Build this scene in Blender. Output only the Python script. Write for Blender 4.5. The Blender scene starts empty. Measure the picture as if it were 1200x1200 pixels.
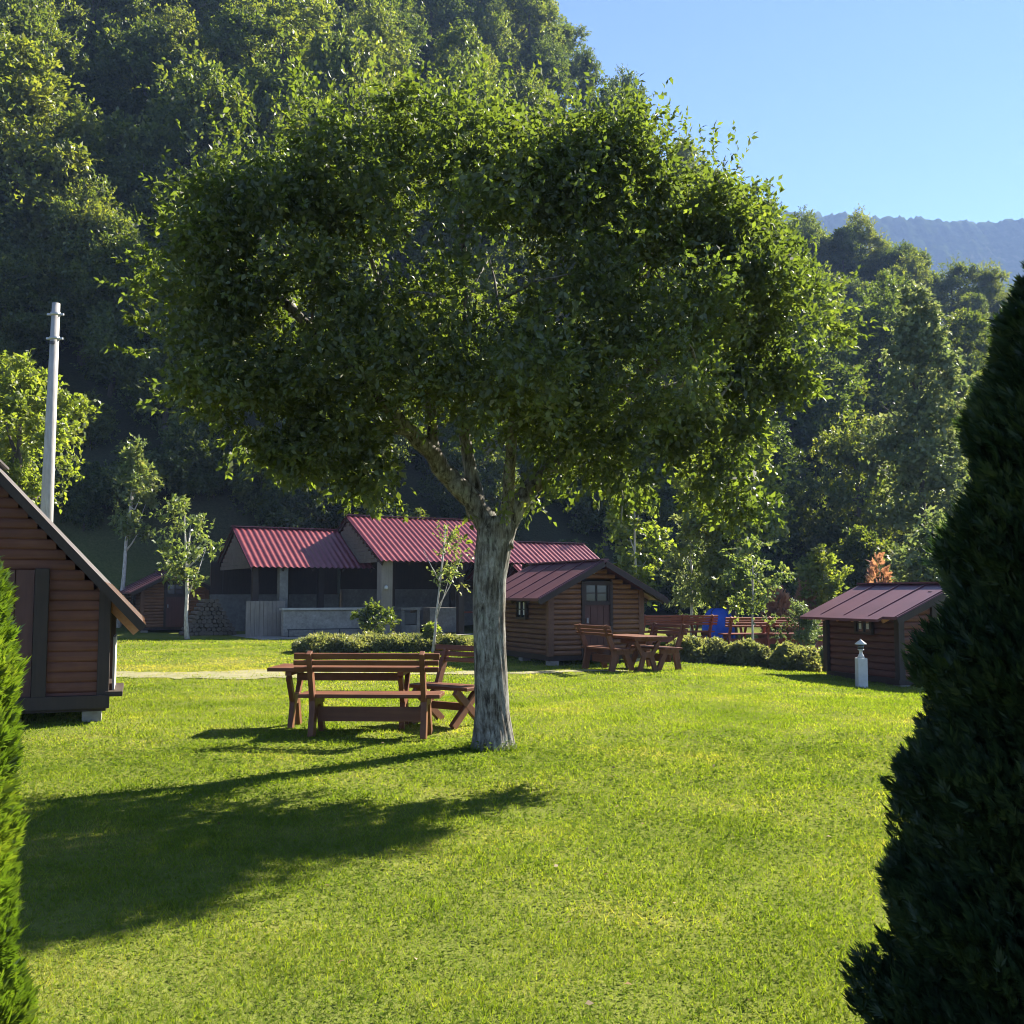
import bpy, bmesh, math, random
import numpy as np
from mathutils import Vector, Matrix

R = math.radians
scene = bpy.context.scene
COL = scene.collection
random.seed(7)
RNG = np.random.default_rng(11)

# ------------------------------------------------------------------ camera
CAM_H = 1.6
PITCH = math.atan(95 / 1200)
cam_d = bpy.data.cameras.new('camera')
cam = bpy.data.objects.new('camera', cam_d)
COL.objects.link(cam)
cam.location = (0, 0, CAM_H)
cam.rotation_euler = (math.pi / 2 + PITCH, 0, 0)
cam_d.sensor_width = 36
cam_d.lens = 36
cam_d.clip_start = 0.05
cam_d.clip_end = 6000
scene.camera = cam


def P(px, py, Y):
    a = (px - 600) / 1200
    b = (600 - py) / 1200
    c, s = math.cos(PITCH), math.sin(PITCH)
    d = Vector((a, c - b * s, s + b * c))
    return Vector((0, 0, CAM_H)) + d * (Y / d.y)


# ------------------------------------------------------------------ light
SUN_EL = R(36)
SUN_AZ = R(46)          # clockwise from +Y (forward) towards +X (right)
sd = bpy.data.lights.new('sun', 'SUN')
sd.energy = 5.0
sd.angle = R(0.55)
sd.color = (1.0, 0.93, 0.80)
so = bpy.data.objects.new('sun', sd)
COL.objects.link(so)
tosun = Vector((math.sin(SUN_AZ) * math.cos(SUN_EL), math.cos(SUN_AZ) * math.cos(SUN_EL), math.sin(SUN_EL)))
so.rotation_euler = tosun.to_track_quat('Z', 'Y').to_euler()
w = bpy.data.worlds.new('World')
scene.world = w
w.use_nodes = True
nt = w.node_tree
bg = nt.nodes['Background']
sky = nt.nodes.new('ShaderNodeTexSky')
sky.sky_type = 'NISHITA'
sky.sun_disc = False
sky.sun_elevation = SUN_EL
sky.sun_rotation = SUN_AZ
sky.altitude = 1200
sky.air_density = 0.65
sky.dust_density = 0.0
sky.ozone_density = 4.0
nt.links.new(sky.outputs[0], bg.inputs[0])
bg.inputs[1].default_value = 0.055

scene.view_settings.view_transform = 'Standard'
scene.view_settings.look = 'None'
scene.view_settings.gamma = 1
scene.view_settings.exposure = 2.32
cy = scene.cycles
cy.max_bounces = 7
cy.diffuse_bounces = 3
cy.glossy_bounces = 2
cy.transmission_bounces = 4
cy.transparent_max_bounces = 4
cy.volume_bounces = 0
cy.use_denoising = True
cy.pixel_filter_type = 'BLACKMAN_HARRIS'
cy.filter_width = 1.0
cy.sample_clamp_indirect = 6


# ------------------------------------------------------------------ materials
def hexc(r, g, b):
    return (r, g, b, 1)


def new_mat(name):
    m = bpy.data.materials.new(name)
    m.use_nodes = True
    n = m.node_tree
    n.nodes.clear()
    out = n.nodes.new('ShaderNodeOutputMaterial')
    return m, n, out


def ramp(n, stops):
    r = n.nodes.new('ShaderNodeValToRGB')
    el = r.color_ramp.elements
    while len(el) < len(stops):
        el.new(0.5)
    for e, (p, c) in zip(el, stops):
        e.position = p
        e.color = (*c, 1)
    return r


def noise_node(n, vec, scale, detail=4, rough=0.6, dist=0.0):
    t = n.nodes.new('ShaderNodeTexNoise')
    t.inputs['Scale'].default_value = scale
    t.inputs['Detail'].default_value = detail
    t.inputs['Roughness'].default_value = rough
    t.inputs['Distortion'].default_value = dist
    if vec is not None:
        n.links.new(vec, t.inputs['Vector'])
    return t


def coords(n, kind='Object', scale=(1, 1, 1)):
    tc = n.nodes.new('ShaderNodeTexCoord')
    mp = n.nodes.new('ShaderNodeMapping')
    mp.inputs['Scale'].default_value = scale
    n.links.new(tc.outputs[kind], mp.inputs['Vector'])
    return mp.outputs[0]


def leaf_mat(name, stops, trans=0.45, tcol=(1.5, 1.6, 0.7), gloss=0.06, grough=0.38, big=0.0):
    """leaf: reflects, lets light through, a little sheen; tint from a per-leaf random value"""
    m, n, out = new_mat(name)
    at = n.nodes.new('ShaderNodeAttribute')
    at.attribute_name = 'rnd'
    r = ramp(n, stops)
    fac = at.outputs['Fac']
    oi = n.nodes.new('ShaderNodeObjectInfo')
    mth = n.nodes.new('ShaderNodeMath'); mth.operation = 'MULTIPLY_ADD'
    n.links.new(oi.outputs['Random'], mth.inputs[0])
    mth.inputs[1].default_value = big
    n.links.new(fac, mth.inputs[2])
    sub = n.nodes.new('ShaderNodeMath'); sub.operation = 'SUBTRACT'
    n.links.new(mth.outputs[0], sub.inputs[0]); sub.inputs[1].default_value = big * 0.5
    n.links.new(sub.outputs[0], r.inputs[0])
    d = n.nodes.new('ShaderNodeBsdfDiffuse')
    n.links.new(r.outputs[0], d.inputs[0])
    t = n.nodes.new('ShaderNodeBsdfTranslucent')
    mul = n.nodes.new('ShaderNodeMix'); mul.data_type = 'RGBA'; mul.blend_type = 'MULTIPLY'
    mul.inputs[0].default_value = 1
    n.links.new(r.outputs[0], mul.inputs[6])
    mul.inputs[7].default_value = (*tcol, 1)
    n.links.new(mul.outputs[2], t.inputs[0])
    mx = n.nodes.new('ShaderNodeMixShader'); mx.inputs[0].default_value = trans
    n.links.new(d.outputs[0], mx.inputs[1]); n.links.new(t.outputs[0], mx.inputs[2])
    g = n.nodes.new('ShaderNodeBsdfGlossy'); g.inputs['Roughness'].default_value = grough
    g.inputs[0].default_value = (1, 1, 1, 1)
    mg = n.nodes.new('ShaderNodeMixShader'); mg.inputs[0].default_value = gloss
    n.links.new(mx.outputs[0], mg.inputs[1]); n.links.new(g.outputs[0], mg.inputs[2])
    n.links.new(mg.outputs[0], out.inputs[0])
    return m


def rough_mat(name, stops, scale=4, stretch=(1, 1, 1), rough=0.8, bump=0.3, bdist=0.02, metallic=0, spec=0.3, detail=6, scale2=None):
    m, n, out = new_mat(name)
    b = n.nodes.new('ShaderNodeBsdfPrincipled')
    v = coords(n, 'Object', stretch)
    t = noise_node(n, v, scale, detail)
    fac = t.outputs['Fac']
    if scale2:
        v2 = coords(n, 'Object', (1, 1, 1))
        t2 = noise_node(n, v2, scale2, 3)
        mm = n.nodes.new('ShaderNodeMix')
        mm.inputs[0].default_value = 0.45
        n.links.new(t.outputs['Fac'], mm.inputs[2]); n.links.new(t2.outputs['Fac'], mm.inputs[3])
        fac = mm.outputs[0]
    r = ramp(n, stops)
    n.links.new(fac, r.inputs[0])
    n.links.new(r.outputs[0], b.inputs['Base Color'])
    b.inputs['Roughness'].default_value = rough
    b.inputs['Metallic'].default_value = metallic
    b.inputs['Specular IOR Level'].default_value = spec
    if bump:
        bp = n.nodes.new('ShaderNodeBump')
        bp.inputs['Strength'].default_value = bump
        bp.inputs['Distance'].default_value = bdist
        n.links.new(t.outputs['Fac'], bp.inputs['Height'])
        n.links.new(bp.outputs[0], b.inputs['Normal'])
    n.links.new(b.outputs[0], out.inputs[0])
    return m


def wood_mat(name, c0, c1, c2, axis=0, rough=0.55, scale=9, spec=0.35):
    st = [6, 6, 6]
    st[axis] = 0.35
    return rough_mat(name, [(0.25, c0), (0.5, c1), (0.75, c2)], scale=scale * 0.45, stretch=tuple(st), rough=rough, bump=0.35, bdist=0.006, spec=spec, scale2=3)


M = {}
M['bench_x'] = wood_mat('stained_bench_wood', (0.07, 0.024, 0.012), (0.125, 0.046, 0.021), (0.2, 0.085, 0.04), 0, 0.5, spec=0.25)
M['bench_z'] = wood_mat('stained_leg_wood', (0.07, 0.025, 0.012), (0.125, 0.048, 0.022), (0.19, 0.08, 0.038), 2, 0.5, spec=0.25)
M['bench_red'] = wood_mat('red_stained_bench_wood', (0.15, 0.034, 0.02), (0.23, 0.055, 0.03), (0.31, 0.085, 0.045), 0, 0.5, spec=0.4)
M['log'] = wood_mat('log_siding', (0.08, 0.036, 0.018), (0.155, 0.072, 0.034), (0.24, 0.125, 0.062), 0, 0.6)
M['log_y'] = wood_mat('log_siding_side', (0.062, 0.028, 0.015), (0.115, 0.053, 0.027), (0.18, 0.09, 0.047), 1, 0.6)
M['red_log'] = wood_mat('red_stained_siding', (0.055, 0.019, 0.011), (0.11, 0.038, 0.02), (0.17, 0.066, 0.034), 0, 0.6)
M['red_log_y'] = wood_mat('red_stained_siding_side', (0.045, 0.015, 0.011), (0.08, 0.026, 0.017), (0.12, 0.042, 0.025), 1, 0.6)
M['dark_wood'] = wood_mat('dark_stained_wood', (0.018, 0.012, 0.009), (0.032, 0.02, 0.014), (0.05, 0.03, 0.02), 2, 0.6)
M['door_wood'] = wood_mat('brown_door_wood', (0.045, 0.016, 0.012), (0.075, 0.028, 0.02), (0.1, 0.04, 0.028), 2, 0.5)
M['orange_wood'] = wood_mat('raw_rafter_wood', (0.28, 0.12, 0.05), (0.38, 0.17, 0.07), (0.46, 0.24, 0.11), 1, 0.6)
M['grey_board'] = wood_mat('weathered_grey_board', (0.27, 0.25, 0.22), (0.36, 0.34, 0.30), (0.45, 0.43, 0.38), 2, 0.8)
M['pale_plank'] = wood_mat('pale_plank', (0.14, 0.12, 0.10), (0.2, 0.17, 0.14), (0.27, 0.235, 0.2), 2, 0.8)
M['old_wood'] = wood_mat('old_gable_boards', (0.07, 0.055, 0.042), (0.12, 0.095, 0.07), (0.17, 0.14, 0.11), 0, 0.85)
M['roof_red'] = rough_mat('red_roof_sheet', [(0.3, (0.115, 0.02, 0.024)), (0.5, (0.15, 0.028, 0.033)), (0.7, (0.2, 0.05, 0.052))], 1.5, rough=0.28, bump=0.03, spec=0.5, scale2=6)
M['roof_brown'] = rough_mat('brown_roof_sheet', [(0.3, (0.08, 0.024, 0.034)), (0.7, (0.12, 0.04, 0.05))], 1.3, rough=0.42, bump=0.06, spec=0.5)
M['roof_dark'] = rough_mat('dark_roof_sheet', [(0.3, (0.05, 0.042, 0.04)), (0.7, (0.085, 0.07, 0.066))], 1.6, rough=0.5, bump=0.1, spec=0.4)
M['concrete'] = rough_mat('concrete', [(0.3, (0.15, 0.135, 0.115)), (0.5, (0.24, 0.22, 0.19)), (0.7, (0.33, 0.31, 0.275))], 3, rough=0.9, bump=0.3, scale2=14)
M['pole'] = rough_mat('pole_concrete', [(0.3, (0.27, 0.25, 0.235)), (0.7, (0.38, 0.36, 0.34))], 6, rough=0.9, bump=0.2, stretch=(3, 3, 0.5))
M['plaster'] = rough_mat('old_plaster', [(0.3, (0.10, 0.095, 0.085)), (0.55, (0.17, 0.16, 0.145)), (0.75, (0.27, 0.255, 0.235))], 2, rough=0.95, bump=0.25, scale2=9)
M['stone'] = rough_mat('rubble_stone', [(0.3, (0.09, 0.085, 0.08)), (0.5, (0.2, 0.19, 0.175)), (0.7, (0.32, 0.3, 0.28))], 3.4, rough=0.95, bump=0.9, bdist=0.06, scale2=8)
M['white_paint'] = rough_mat('white_paint', [(0.3, (0.42, 0.41, 0.39)), (0.7, (0.54, 0.53, 0.51))], 6, rough=0.55, bump=0.05)
M['black_metal'] = rough_mat('black_metal', [(0.3, (0.02, 0.02, 0.022)), (0.7, (0.04, 0.04, 0.042))], 8, rough=0.45, bump=0.05, spec=0.5)
M['grey_metal'] = rough_mat('galvanised_metal', [(0.3, (0.30, 0.30, 0.30)), (0.7, (0.42, 0.42, 0.42))], 8, rough=0.45, bump=0.05, metallic=0.6)
M['blue'] = rough_mat('blue_tent_cloth', [(0.3, (0.018, 0.07, 0.36)), (0.7, (0.03, 0.11, 0.5))], 3, rough=0.6, bump=0.15)
M['bark_thin'] = rough_mat('young_bark', [(0.3, (0.26, 0.22, 0.18)), (0.5, (0.44, 0.4, 0.35)), (0.75, (0.6, 0.57, 0.52))], 9, rough=0.85, bump=0.4, stretch=(2, 2, 0.8))
M['bark_dark'] = rough_mat('forest_bark', [(0.3, (0.06, 0.05, 0.042)), (0.7, (0.13, 0.11, 0.095))], 5, rough=0.95, bump=0.6, stretch=(4, 4, 0.7), bdist=0.05)


def bark_material():
    m, n, out = new_mat('old_fruit_bark')  # grey furrowed bark
    b = n.nodes.new('ShaderNodeBsdfPrincipled')
    v = coords(n, 'Object', (15, 15, 3.2))
    t = noise_node(n, v, 1.4, 8, 0.68, 0.5)
    v2 = coords(n, 'Object', (1, 1, 1))
    t2 = noise_node(n, v2, 5, 5, 0.7)
    r = ramp(n, [(0.36, (0.035, 0.03, 0.025)), (0.45, (0.125, 0.114, 0.098)), (0.56, (0.235, 0.222, 0.198)), (0.72, (0.38, 0.365, 0.33))])
    n.links.new(t.outputs['Fac'], r.inputs[0])
    r2 = ramp(n, [(0.4, (0.6, 0.56, 0.5)), (0.55, (1, 1, 1)), (0.7, (0.85, 0.95, 0.8))])
    n.links.new(t2.outputs['Fac'], r2.inputs[0])
    mx = n.nodes.new('ShaderNodeMix'); mx.data_type = 'RGBA'; mx.blend_type = 'MULTIPLY'; mx.inputs[0].default_value = 1
    n.links.new(r.outputs[0], mx.inputs[6]); n.links.new(r2.outputs[0], mx.inputs[7])
    n.links.new(mx.outputs[2], b.inputs['Base Color'])
    b.inputs['Roughness'].default_value = 0.95
    b.inputs['Specular IOR Level'].default_value = 0.15
    bp = n.nodes.new('ShaderNodeBump'); bp.inputs['Strength'].default_value = 0.7; bp.inputs['Distance'].default_value = 0.02
    n.links.new(t.outputs['Fac'], bp.inputs['Height']); n.links.new(bp.outputs[0], b.inputs['Normal'])
    n.links.new(b.outputs[0], out.inputs[0])
    return m


M['bark'] = bark_material()


def glass_mat():
    m, n, out = new_mat('window_glass')
    b = n.nodes.new('ShaderNodeBsdfPrincipled')
    b.inputs['Base Color'].default_value = (0.03, 0.035, 0.04, 1)
    b.inputs['Roughness'].default_value = 0.08
    b.inputs['Specular IOR Level'].default_value = 0.6
    n.links.new(b.outputs[0], out.inputs[0])
    return m


M['glass'] = glass_mat()

G = {}
G['fruit'] = leaf_mat('fruit_leaf', [(0.0, (0.040, 0.054, 0.026)), (0.5, (0.078, 0.096, 0.04)), (0.85, (0.12, 0.138, 0.05)), (1.0, (0.17, 0.165, 0.075))], 0.5, (1.66, 1.92, 0.40), 0.03, 0.5)
G['forest'] = leaf_mat('forest_leaf', [(0.0, (0.034, 0.055, 0.024)), (0.5, (0.078, 0.108, 0.036)), (1.0, (0.155, 0.17, 0.05))], 0.52, (1.95, 1.9, 0.4), 0.03, 0.45, big=0.5)
G['lit'] = leaf_mat('yellow_green_leaf', [(0.0, (0.085, 0.115, 0.025)), (0.5, (0.14, 0.175, 0.04)), (1.0, (0.22, 0.225, 0.07))], 0.55, (1.75, 1.8, 0.5), 0.03, 0.45, big=0.2)
G['pale'] = leaf_mat('pale_young_leaf', [(0.0, (0.075, 0.115, 0.035)), (0.5, (0.13, 0.175, 0.055)), (1.0, (0.22, 0.225, 0.09))], 0.5, (1.5, 1.45, 0.65), 0.03, 0.45, big=0.2)
G['grey'] = leaf_mat('grey_green_leaf', [(0.0, (0.065, 0.10, 0.04)), (0.5, (0.11, 0.15, 0.065)), (1.0, (0.20, 0.22, 0.11))], 0.45, (1.5, 1.45, 0.75), 0.03, 0.45, big=0.3)
G['rust'] = leaf_mat('dry_conifer_spray', [(0.0, (0.28, 0.14, 0.08)), (0.5, (0.42, 0.22, 0.13)), (1.0, (0.52, 0.32, 0.2))], 0.4, (1.3, 1.2, 0.9), 0.03)
G['thuja_shade_tint'] = leaf_mat('shade_tinted_conifer_spray', [(0.0, (0.010, 0.022, 0.011)), (0.5, (0.02, 0.039, 0.017)), (1.0, (0.042, 0.062, 0.02))], 0.25, (1.6, 1.7, 0.6), 0.012)  # shade put into the colour: darker copy of the conifer leaf
G['thuja_sun_tint'] = leaf_mat('sun_tinted_conifer_spray', [(0.0, (0.05, 0.085, 0.012)), (0.5, (0.09, 0.14, 0.018)), (1.0, (0.16, 0.19, 0.03))], 0.42, (1.5, 1.6, 0.5), 0.05)  # same conifer leaf tinted brighter and yellower to look sunlit
G['hedge'] = leaf_mat('hedge_leaf', [(0.0, (0.08, 0.10, 0.04)), (0.5, (0.15, 0.17, 0.07)), (1.0, (0.27, 0.26, 0.13))], 0.45, (1.5, 1.45, 0.65), 0.03)


def grass_blade_mat():
    m, n, out = new_mat('grass_blade')
    at = n.nodes.new('ShaderNodeAttribute'); at.attribute_name = 'rnd'
    geo = n.nodes.new('ShaderNodeNewGeometry')
    t = noise_node(n, geo.outputs['Position'], 0.55, 4, 0.62)
    t2 = noise_node(n, geo.outputs['Position'], 3.2, 3, 0.6)
    r = ramp(n, [(0.0, (0.062, 0.10, 0.015)), (0.45, (0.11, 0.158, 0.023)), (0.8, (0.165, 0.198, 0.04)), (1.0, (0.25, 0.235, 0.09))])
    a1 = n.nodes.new('ShaderNodeMath'); a1.operation = 'MULTIPLY_ADD'
    n.links.new(t.outputs['Fac'], a1.inputs[0]); a1.inputs[1].default_value = 2.0
    n.links.new(at.outputs['Fac'], a1.inputs[2])
    a2 = n.nodes.new('ShaderNodeMath'); a2.operation = 'MULTIPLY_ADD'
    n.links.new(t2.outputs['Fac'], a2.inputs[0]); a2.inputs[1].default_value = 0.5
    n.links.new(a1.outputs[0], a2.inputs[2])
    a3 = n.nodes.new('ShaderNodeMath'); a3.operation = 'SUBTRACT'
    n.links.new(a2.outputs[0], a3.inputs[0]); a3.inputs[1].default_value = 1.24
    n.links.new(a3.outputs[0], r.inputs[0])
    d = n.nodes.new('ShaderNodeBsdfDiffuse'); n.links.new(r.outputs[0], d.inputs[0])
    tr = n.nodes.new('ShaderNodeBsdfTranslucent')
    mul = n.nodes.new('ShaderNodeMix'); mul.data_type = 'RGBA'; mul.blend_type = 'MULTIPLY'; mul.inputs[0].default_value = 1
    n.links.new(r.outputs[0], mul.inputs[6]); mul.inputs[7].default_value = (2.0, 1.95, 0.45, 1)
    n.links.new(mul.outputs[2], tr.inputs[0])
    mx = n.nodes.new('ShaderNodeMixShader'); mx.inputs[0].default_value = 0.5
    n.links.new(d.outputs[0], mx.inputs[1]); n.links.new(tr.outputs[0], mx.inputs[2])
    n.links.new(mx.outputs[0], out.inputs[0])
    return m


def ground_mat():
    m, n, out = new_mat('lawn_and_forest_floor')
    geo = n.nodes.new('ShaderNodeNewGeometry')
    pos = geo.outputs['Position']
    t = noise_node(n, pos, 0.55, 4, 0.62)
    t2 = noise_node(n, pos, 9, 5, 0.75)
    r = ramp(n, [(0.25, (0.07, 0.09, 0.02)), (0.5, (0.12, 0.14, 0.03)), (0.62, (0.17, 0.17, 0.045)), (0.75, (0.26, 0.22, 0.10))])
    mm = n.nodes.new('ShaderNodeMix'); mm.inputs[0].default_value = 0.45
    n.links.new(t.outputs['Fac'], mm.inputs[2]); n.links.new(t2.outputs['Fac'], mm.inputs[3])
    n.links.new(mm.outputs[0], r.inputs[0])
    f = ramp(n, [(0.35, (0.03, 0.036, 0.018)), (0.65, (0.07, 0.066, 0.036))])
    n.links.new(t2.outputs['Fac'], f.inputs[0])
    sx = n.nodes.new('ShaderNodeSeparateXYZ'); n.links.new(pos, sx.inputs[0])
    mr = n.nodes.new('ShaderNodeMapRange')
    mr.inputs[1].default_value = 38; mr.inputs[2].default_value = 45
    n.links.new(sx.outputs['Y'], mr.inputs[0])
    mix = n.nodes.new('ShaderNodeMix'); mix.data_type = 'RGBA'
    n.links.new(mr.outputs[0], mix.inputs[0]); n.links.new(r.outputs[0], mix.inputs[6]); n.links.new(f.outputs[0], mix.inputs[7])
    b = n.nodes.new('ShaderNodeBsdfDiffuse')
    n.links.new(mix.outputs[2], b.inputs[0])
    bp = n.nodes.new('ShaderNodeBump'); bp.inputs['Strength'].default_value = 0.8; bp.inputs['Distance'].default_value = 0.05
    n.links.new(t2.outputs['Fac'], bp.inputs['Height']); n.links.new(bp.outputs[0], b.inputs['Normal'])
    n.links.new(b.outputs[0], out.inputs[0])
    return m


M['grass'] = grass_blade_mat()
M['ground'] = ground_mat()
M['path'] = rough_mat('dusty_gravel', [(0.3, (0.13, 0.13, 0.045)), (0.5, (0.19, 0.175, 0.085)), (0.7, (0.27, 0.235, 0.14))], 3, rough=0.95, bump=0.5, scale2=18)
M['mountain'] = rough_mat('far_forest', [(0.35, (0.025, 0.045, 0.02)), (0.55, (0.055, 0.08, 0.03)), (0.72, (0.12, 0.12, 0.07))], 0.012, rough=1.0, bump=0.0, spec=0.0, scale2=0.09)


# ------------------------------------------------------------------ terrain
def sstep(a, b, x):
    t = np.clip((np.asarray(x, float) - a) / (b - a), 0, 1)
    return t * t * (3 - 2 * t)


def ground_z(x, y):
    x = np.asarray(x, float); y = np.asarray(y, float)
    z = 0.010 * np.clip(y - 24, 0, 22)
    z = z - 0.22 * sstep(3.5, 8, x) * sstep(12, 20, y) * (1 - sstep(26, 34, y))
    z = z + 0.018 * np.sin(x * 1.3 + 0.7 * y) * np.sin(y * 0.9 - x * 0.4) + 0.012 * np.sin(x * 2.9 + 1) * np.sin(y * 2.3)
    R1 = np.interp(x, [-120, -60, 0, 11.9, 23, 31, 42, 60], [300, 200, 72, 48, 31, 12, 5, 3])
    h1 = np.clip(np.minimum(0.85 * (y - 47) - 0.38 * x, R1), 0, None)
    R2 = np.interp(x, [0, 20, 39, 64, 100, 200], [49, 46, 38, 25, 15, 4])
    h2 = np.minimum(0.9 * np.clip(y - 82, 0, None), R2)
    hill = np.maximum(h1, h2)
    fade = 1 - sstep(220, 420, y)
    side = 1 - sstep(150, 300, np.abs(x))
    bank = 0.6 * sstep(43, 47.5, y)
    return z + (hill + bank) * fade * side


def gz(x, y):
    return float(ground_z(x, y))


def grid_mesh(name, xs, ys, zf, mat):
    X, Y = np.meshgrid(xs, ys)
    Z = zf(X, Y)
    v = np.stack([X.ravel(), Y.ravel(), Z.ravel()], 1)
    nx, ny = len(xs), len(ys)
    i = np.arange((ny - 1) * (nx - 1))
    r, c = i // (nx - 1), i % (nx - 1)
    a = r * nx + c
    f = np.stack([a, a + 1, a + nx + 1, a + nx], 1)
    o = quads(name, v, f, mat)
    o.data.polygons.foreach_set('use_smooth', np.ones(len(f), bool))
    return o


def quads(name, v, f, mat, parent=None, rnd=None):
    me = bpy.data.meshes.new(name)
    k = f.shape[1]
    me.vertices.add(len(v)); me.vertices.foreach_set('co', v.astype(np.float32).ravel())
    me.loops.add(f.size); me.loops.foreach_set('vertex_index', f.astype(np.int32).ravel())
    me.polygons.add(len(f)); me.polygons.foreach_set('loop_start', (np.arange(len(f)) * k).astype(np.int32))
    try:
        me.polygons.foreach_set('loop_total', np.full(len(f), k, np.int32))
    except Exception:
        pass
    if rnd is not None:
        at = me.attributes.new('rnd', 'FLOAT', 'POINT')
        at.data.foreach_set('value', rnd.astype(np.float32))
    me.update(calc_edges=True)
    me.materials.append(mat)
    o = bpy.data.objects.new(name, me)
    COL.objects.link(o)
    if parent: o.parent = parent
    return o


def tag(o, label=None, cat=None, group=None, kind=None):
    if label: o['label'] = label
    if cat: o['category'] = cat
    if group: o['group'] = group
    if kind: o['kind'] = kind
    return o


def thing(name, label, cat, loc=(0, 0, 0), rz=0.0, group=None):
    o = bpy.data.objects.new(name, None)
    COL.objects.link(o)
    o.location = loc
    o.rotation_euler = (0, 0, rz)
    o.empty_display_size = 0.2
    return tag(o, label, cat, group)


def dup(o, loc=None, rz=None, label=None, group=None, parent=None, scale=None):
    c = o.copy()
    COL.objects.link(c)
    if parent is not None: c.parent = parent
    for ch in list(o.children):
        dup(ch, parent=c)
    if loc is not None: c.location = loc
    if rz is not None: c.rotation_euler = (0, 0, rz)
    if scale is not None: c.scale = scale if hasattr(scale, '__len__') else (scale,) * 3
    if label: c['label'] = label
    if group: c['group'] = group
    return c


# ------------------------------------------------------------------ mesh builder
class MB:
    def __init__(s):
        s.v, s.f, s.s = [], [], []

    def add(s, vs, fs, smooth=False):
        n = len(s.v)
        s.v += [tuple(v) for v in vs]
        s.f += [tuple(i + n for i in f) for f in fs]
        s.s += [smooth] * len(fs)

    def box(s, c, d, rot=None):
        x, y, z = d[0] / 2, d[1] / 2, d[2] / 2
        vs = [Vector((sx * x, sy * y, sz * z)) for sz in (-1, 1) for sy in (-1, 1) for sx in (-1, 1)]
        if rot is not None: vs = [rot @ v for v in vs]
        c = Vector(c)
        s.add([v + c for v in vs], [(0, 2, 3, 1), (4, 5, 7, 6), (0, 1, 5, 4), (2, 6, 7, 3), (0, 4, 6, 2), (1, 3, 7, 5)])

    def bar(s, a, b, w, t, up=(0, 0, 1)):
        """board from a to b; w = width across, t = thickness along 'up'"""
        a, b = Vector(a), Vector(b)
        d = b - a
        L = d.length
        d.normalize()
        u = Vector(up)
        u = u - d * u.dot(d)
        if u.length < 1e-4: u = Vector((1, 0, 0)) - d * d.x
        u.normalize()
        sd_ = d.cross(u)
        rot = Matrix((d, sd_, u)).transposed()
        s.box((a + b) / 2, (L, w, t), rot)

    def prism(s, poly, ext, smooth=False):
        """poly: list of 3-D points, extruded along vector ext"""
        n = len(poly)
        e = Vector(ext)
        vs = [Vector(p) for p in poly] + [Vector(p) + e for p in poly]
        fs = [tuple(reversed(range(n))), tuple(range(n, 2 * n))]
        fs += [(i, (i + 1) % n, n + (i + 1) % n, n + i) for i in range(n)]
        s.add(vs, fs, smooth)

    def tube(s, pts, rad, seg=10, wob=0.0, caps=True, rng=random):
        pts = [Vector(p) for p in pts]
        n0 = len(s.v)
        up = Vector((0.3, 0.9, 0.1)).normalized()
        for i, p in enumerate(pts):
            d = (pts[min(i + 1, len(pts) - 1)] - pts[max(i - 1, 0)]).normalized()
            u = (up - d * up.dot(d)).normalized()
            v = d.cross(u)
            up = u
            for k in range(seg):
                a = 2 * math.pi * k / seg
                r = rad[i] * (1 + (rng.uniform(-wob, wob) if wob else 0))
                s.v.append(tuple(p + (u * math.cos(a) + v * math.sin(a)) * r))
        for i in range(len(pts) - 1):
            for k in range(seg):
                a = n0 + i * seg + k
                b = n0 + i * seg + (k + 1) % seg
                s.f.append((a, b, b + seg, a + seg)); s.s.append(True)
        if caps:
            s.f.append(tuple(n0 + k for k in reversed(range(seg)))); s.s.append(False)
            e = n0 + (len(pts) - 1) * seg
            s.f.append(tuple(e + k for k in range(seg))); s.s.append(False)

    def lathe(s, prof, seg=16, c=(0, 0, 0)):
        n0 = len(s.v)
        for r, z in prof:
            for k in range(seg):
                a = 2 * math.pi * k / seg
                s.v.append((c[0] + r * math.cos(a), c[1] + r * math.sin(a), c[2] + z))
        for i in range(len(prof) - 1):
            for k in range(seg):
                a = n0 + i * seg + k; b = n0 + i * seg + (k + 1) % seg
                s.f.append((a, b, b + seg, a + seg)); s.s.append(True)

    def build(s, name, mat, parent=None, bevel=0.0):
        me = bpy.data.meshes.new(name)
        me.from_pydata(s.v, [], s.f)
        me.polygons.foreach_set('use_smooth', s.s)
        me.materials.append(mat)
        bm = bmesh.new(); bm.from_mesh(me)
        bmesh.ops.recalc_face_normals(bm, faces=bm.faces[:])
        bm.to_mesh(me); bm.free()
        o = bpy.data.objects.new(name, me)
        COL.objects.link(o)
        if parent: o.parent = parent
        if bevel:
            b = o.modifiers.new('bevel', 'BEVEL'); b.width = bevel; b.segments = 2; b.limit_method = 'ANGLE'
        return o


# ------------------------------------------------------------------ foliage
def nrmz(a):
    return a / (np.linalg.norm(a, axis=1, keepdims=True) + 1e-9)


def leaves(name, pos, axis, nrm, L, W, mat, parent, rnd):
    n = len(pos)
    axis = nrmz(axis)
    side = nrmz(np.cross(axis, nrm))
    nr = np.cross(side, axis)
    L = np.broadcast_to(np.asarray(L, float), (n,))[:, None]
    W = np.broadcast_to(np.asarray(W, float), (n,))[:, None]
    v = np.empty((n, 4, 3))
    v[:, 0] = pos
    v[:, 1] = pos + axis * L * .42 + side * W * .5 + nr * W * .16
    v[:, 2] = pos + axis * L - nr * L * .12
    v[:, 3] = pos + axis * L * .42 - side * W * .5 + nr * W * .16
    f = np.arange(n * 4).reshape(n, 4)
    return quads(name, v.reshape(-1, 3), f, mat, parent, np.repeat(np.clip(rnd, 0, 1), 4))


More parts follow.
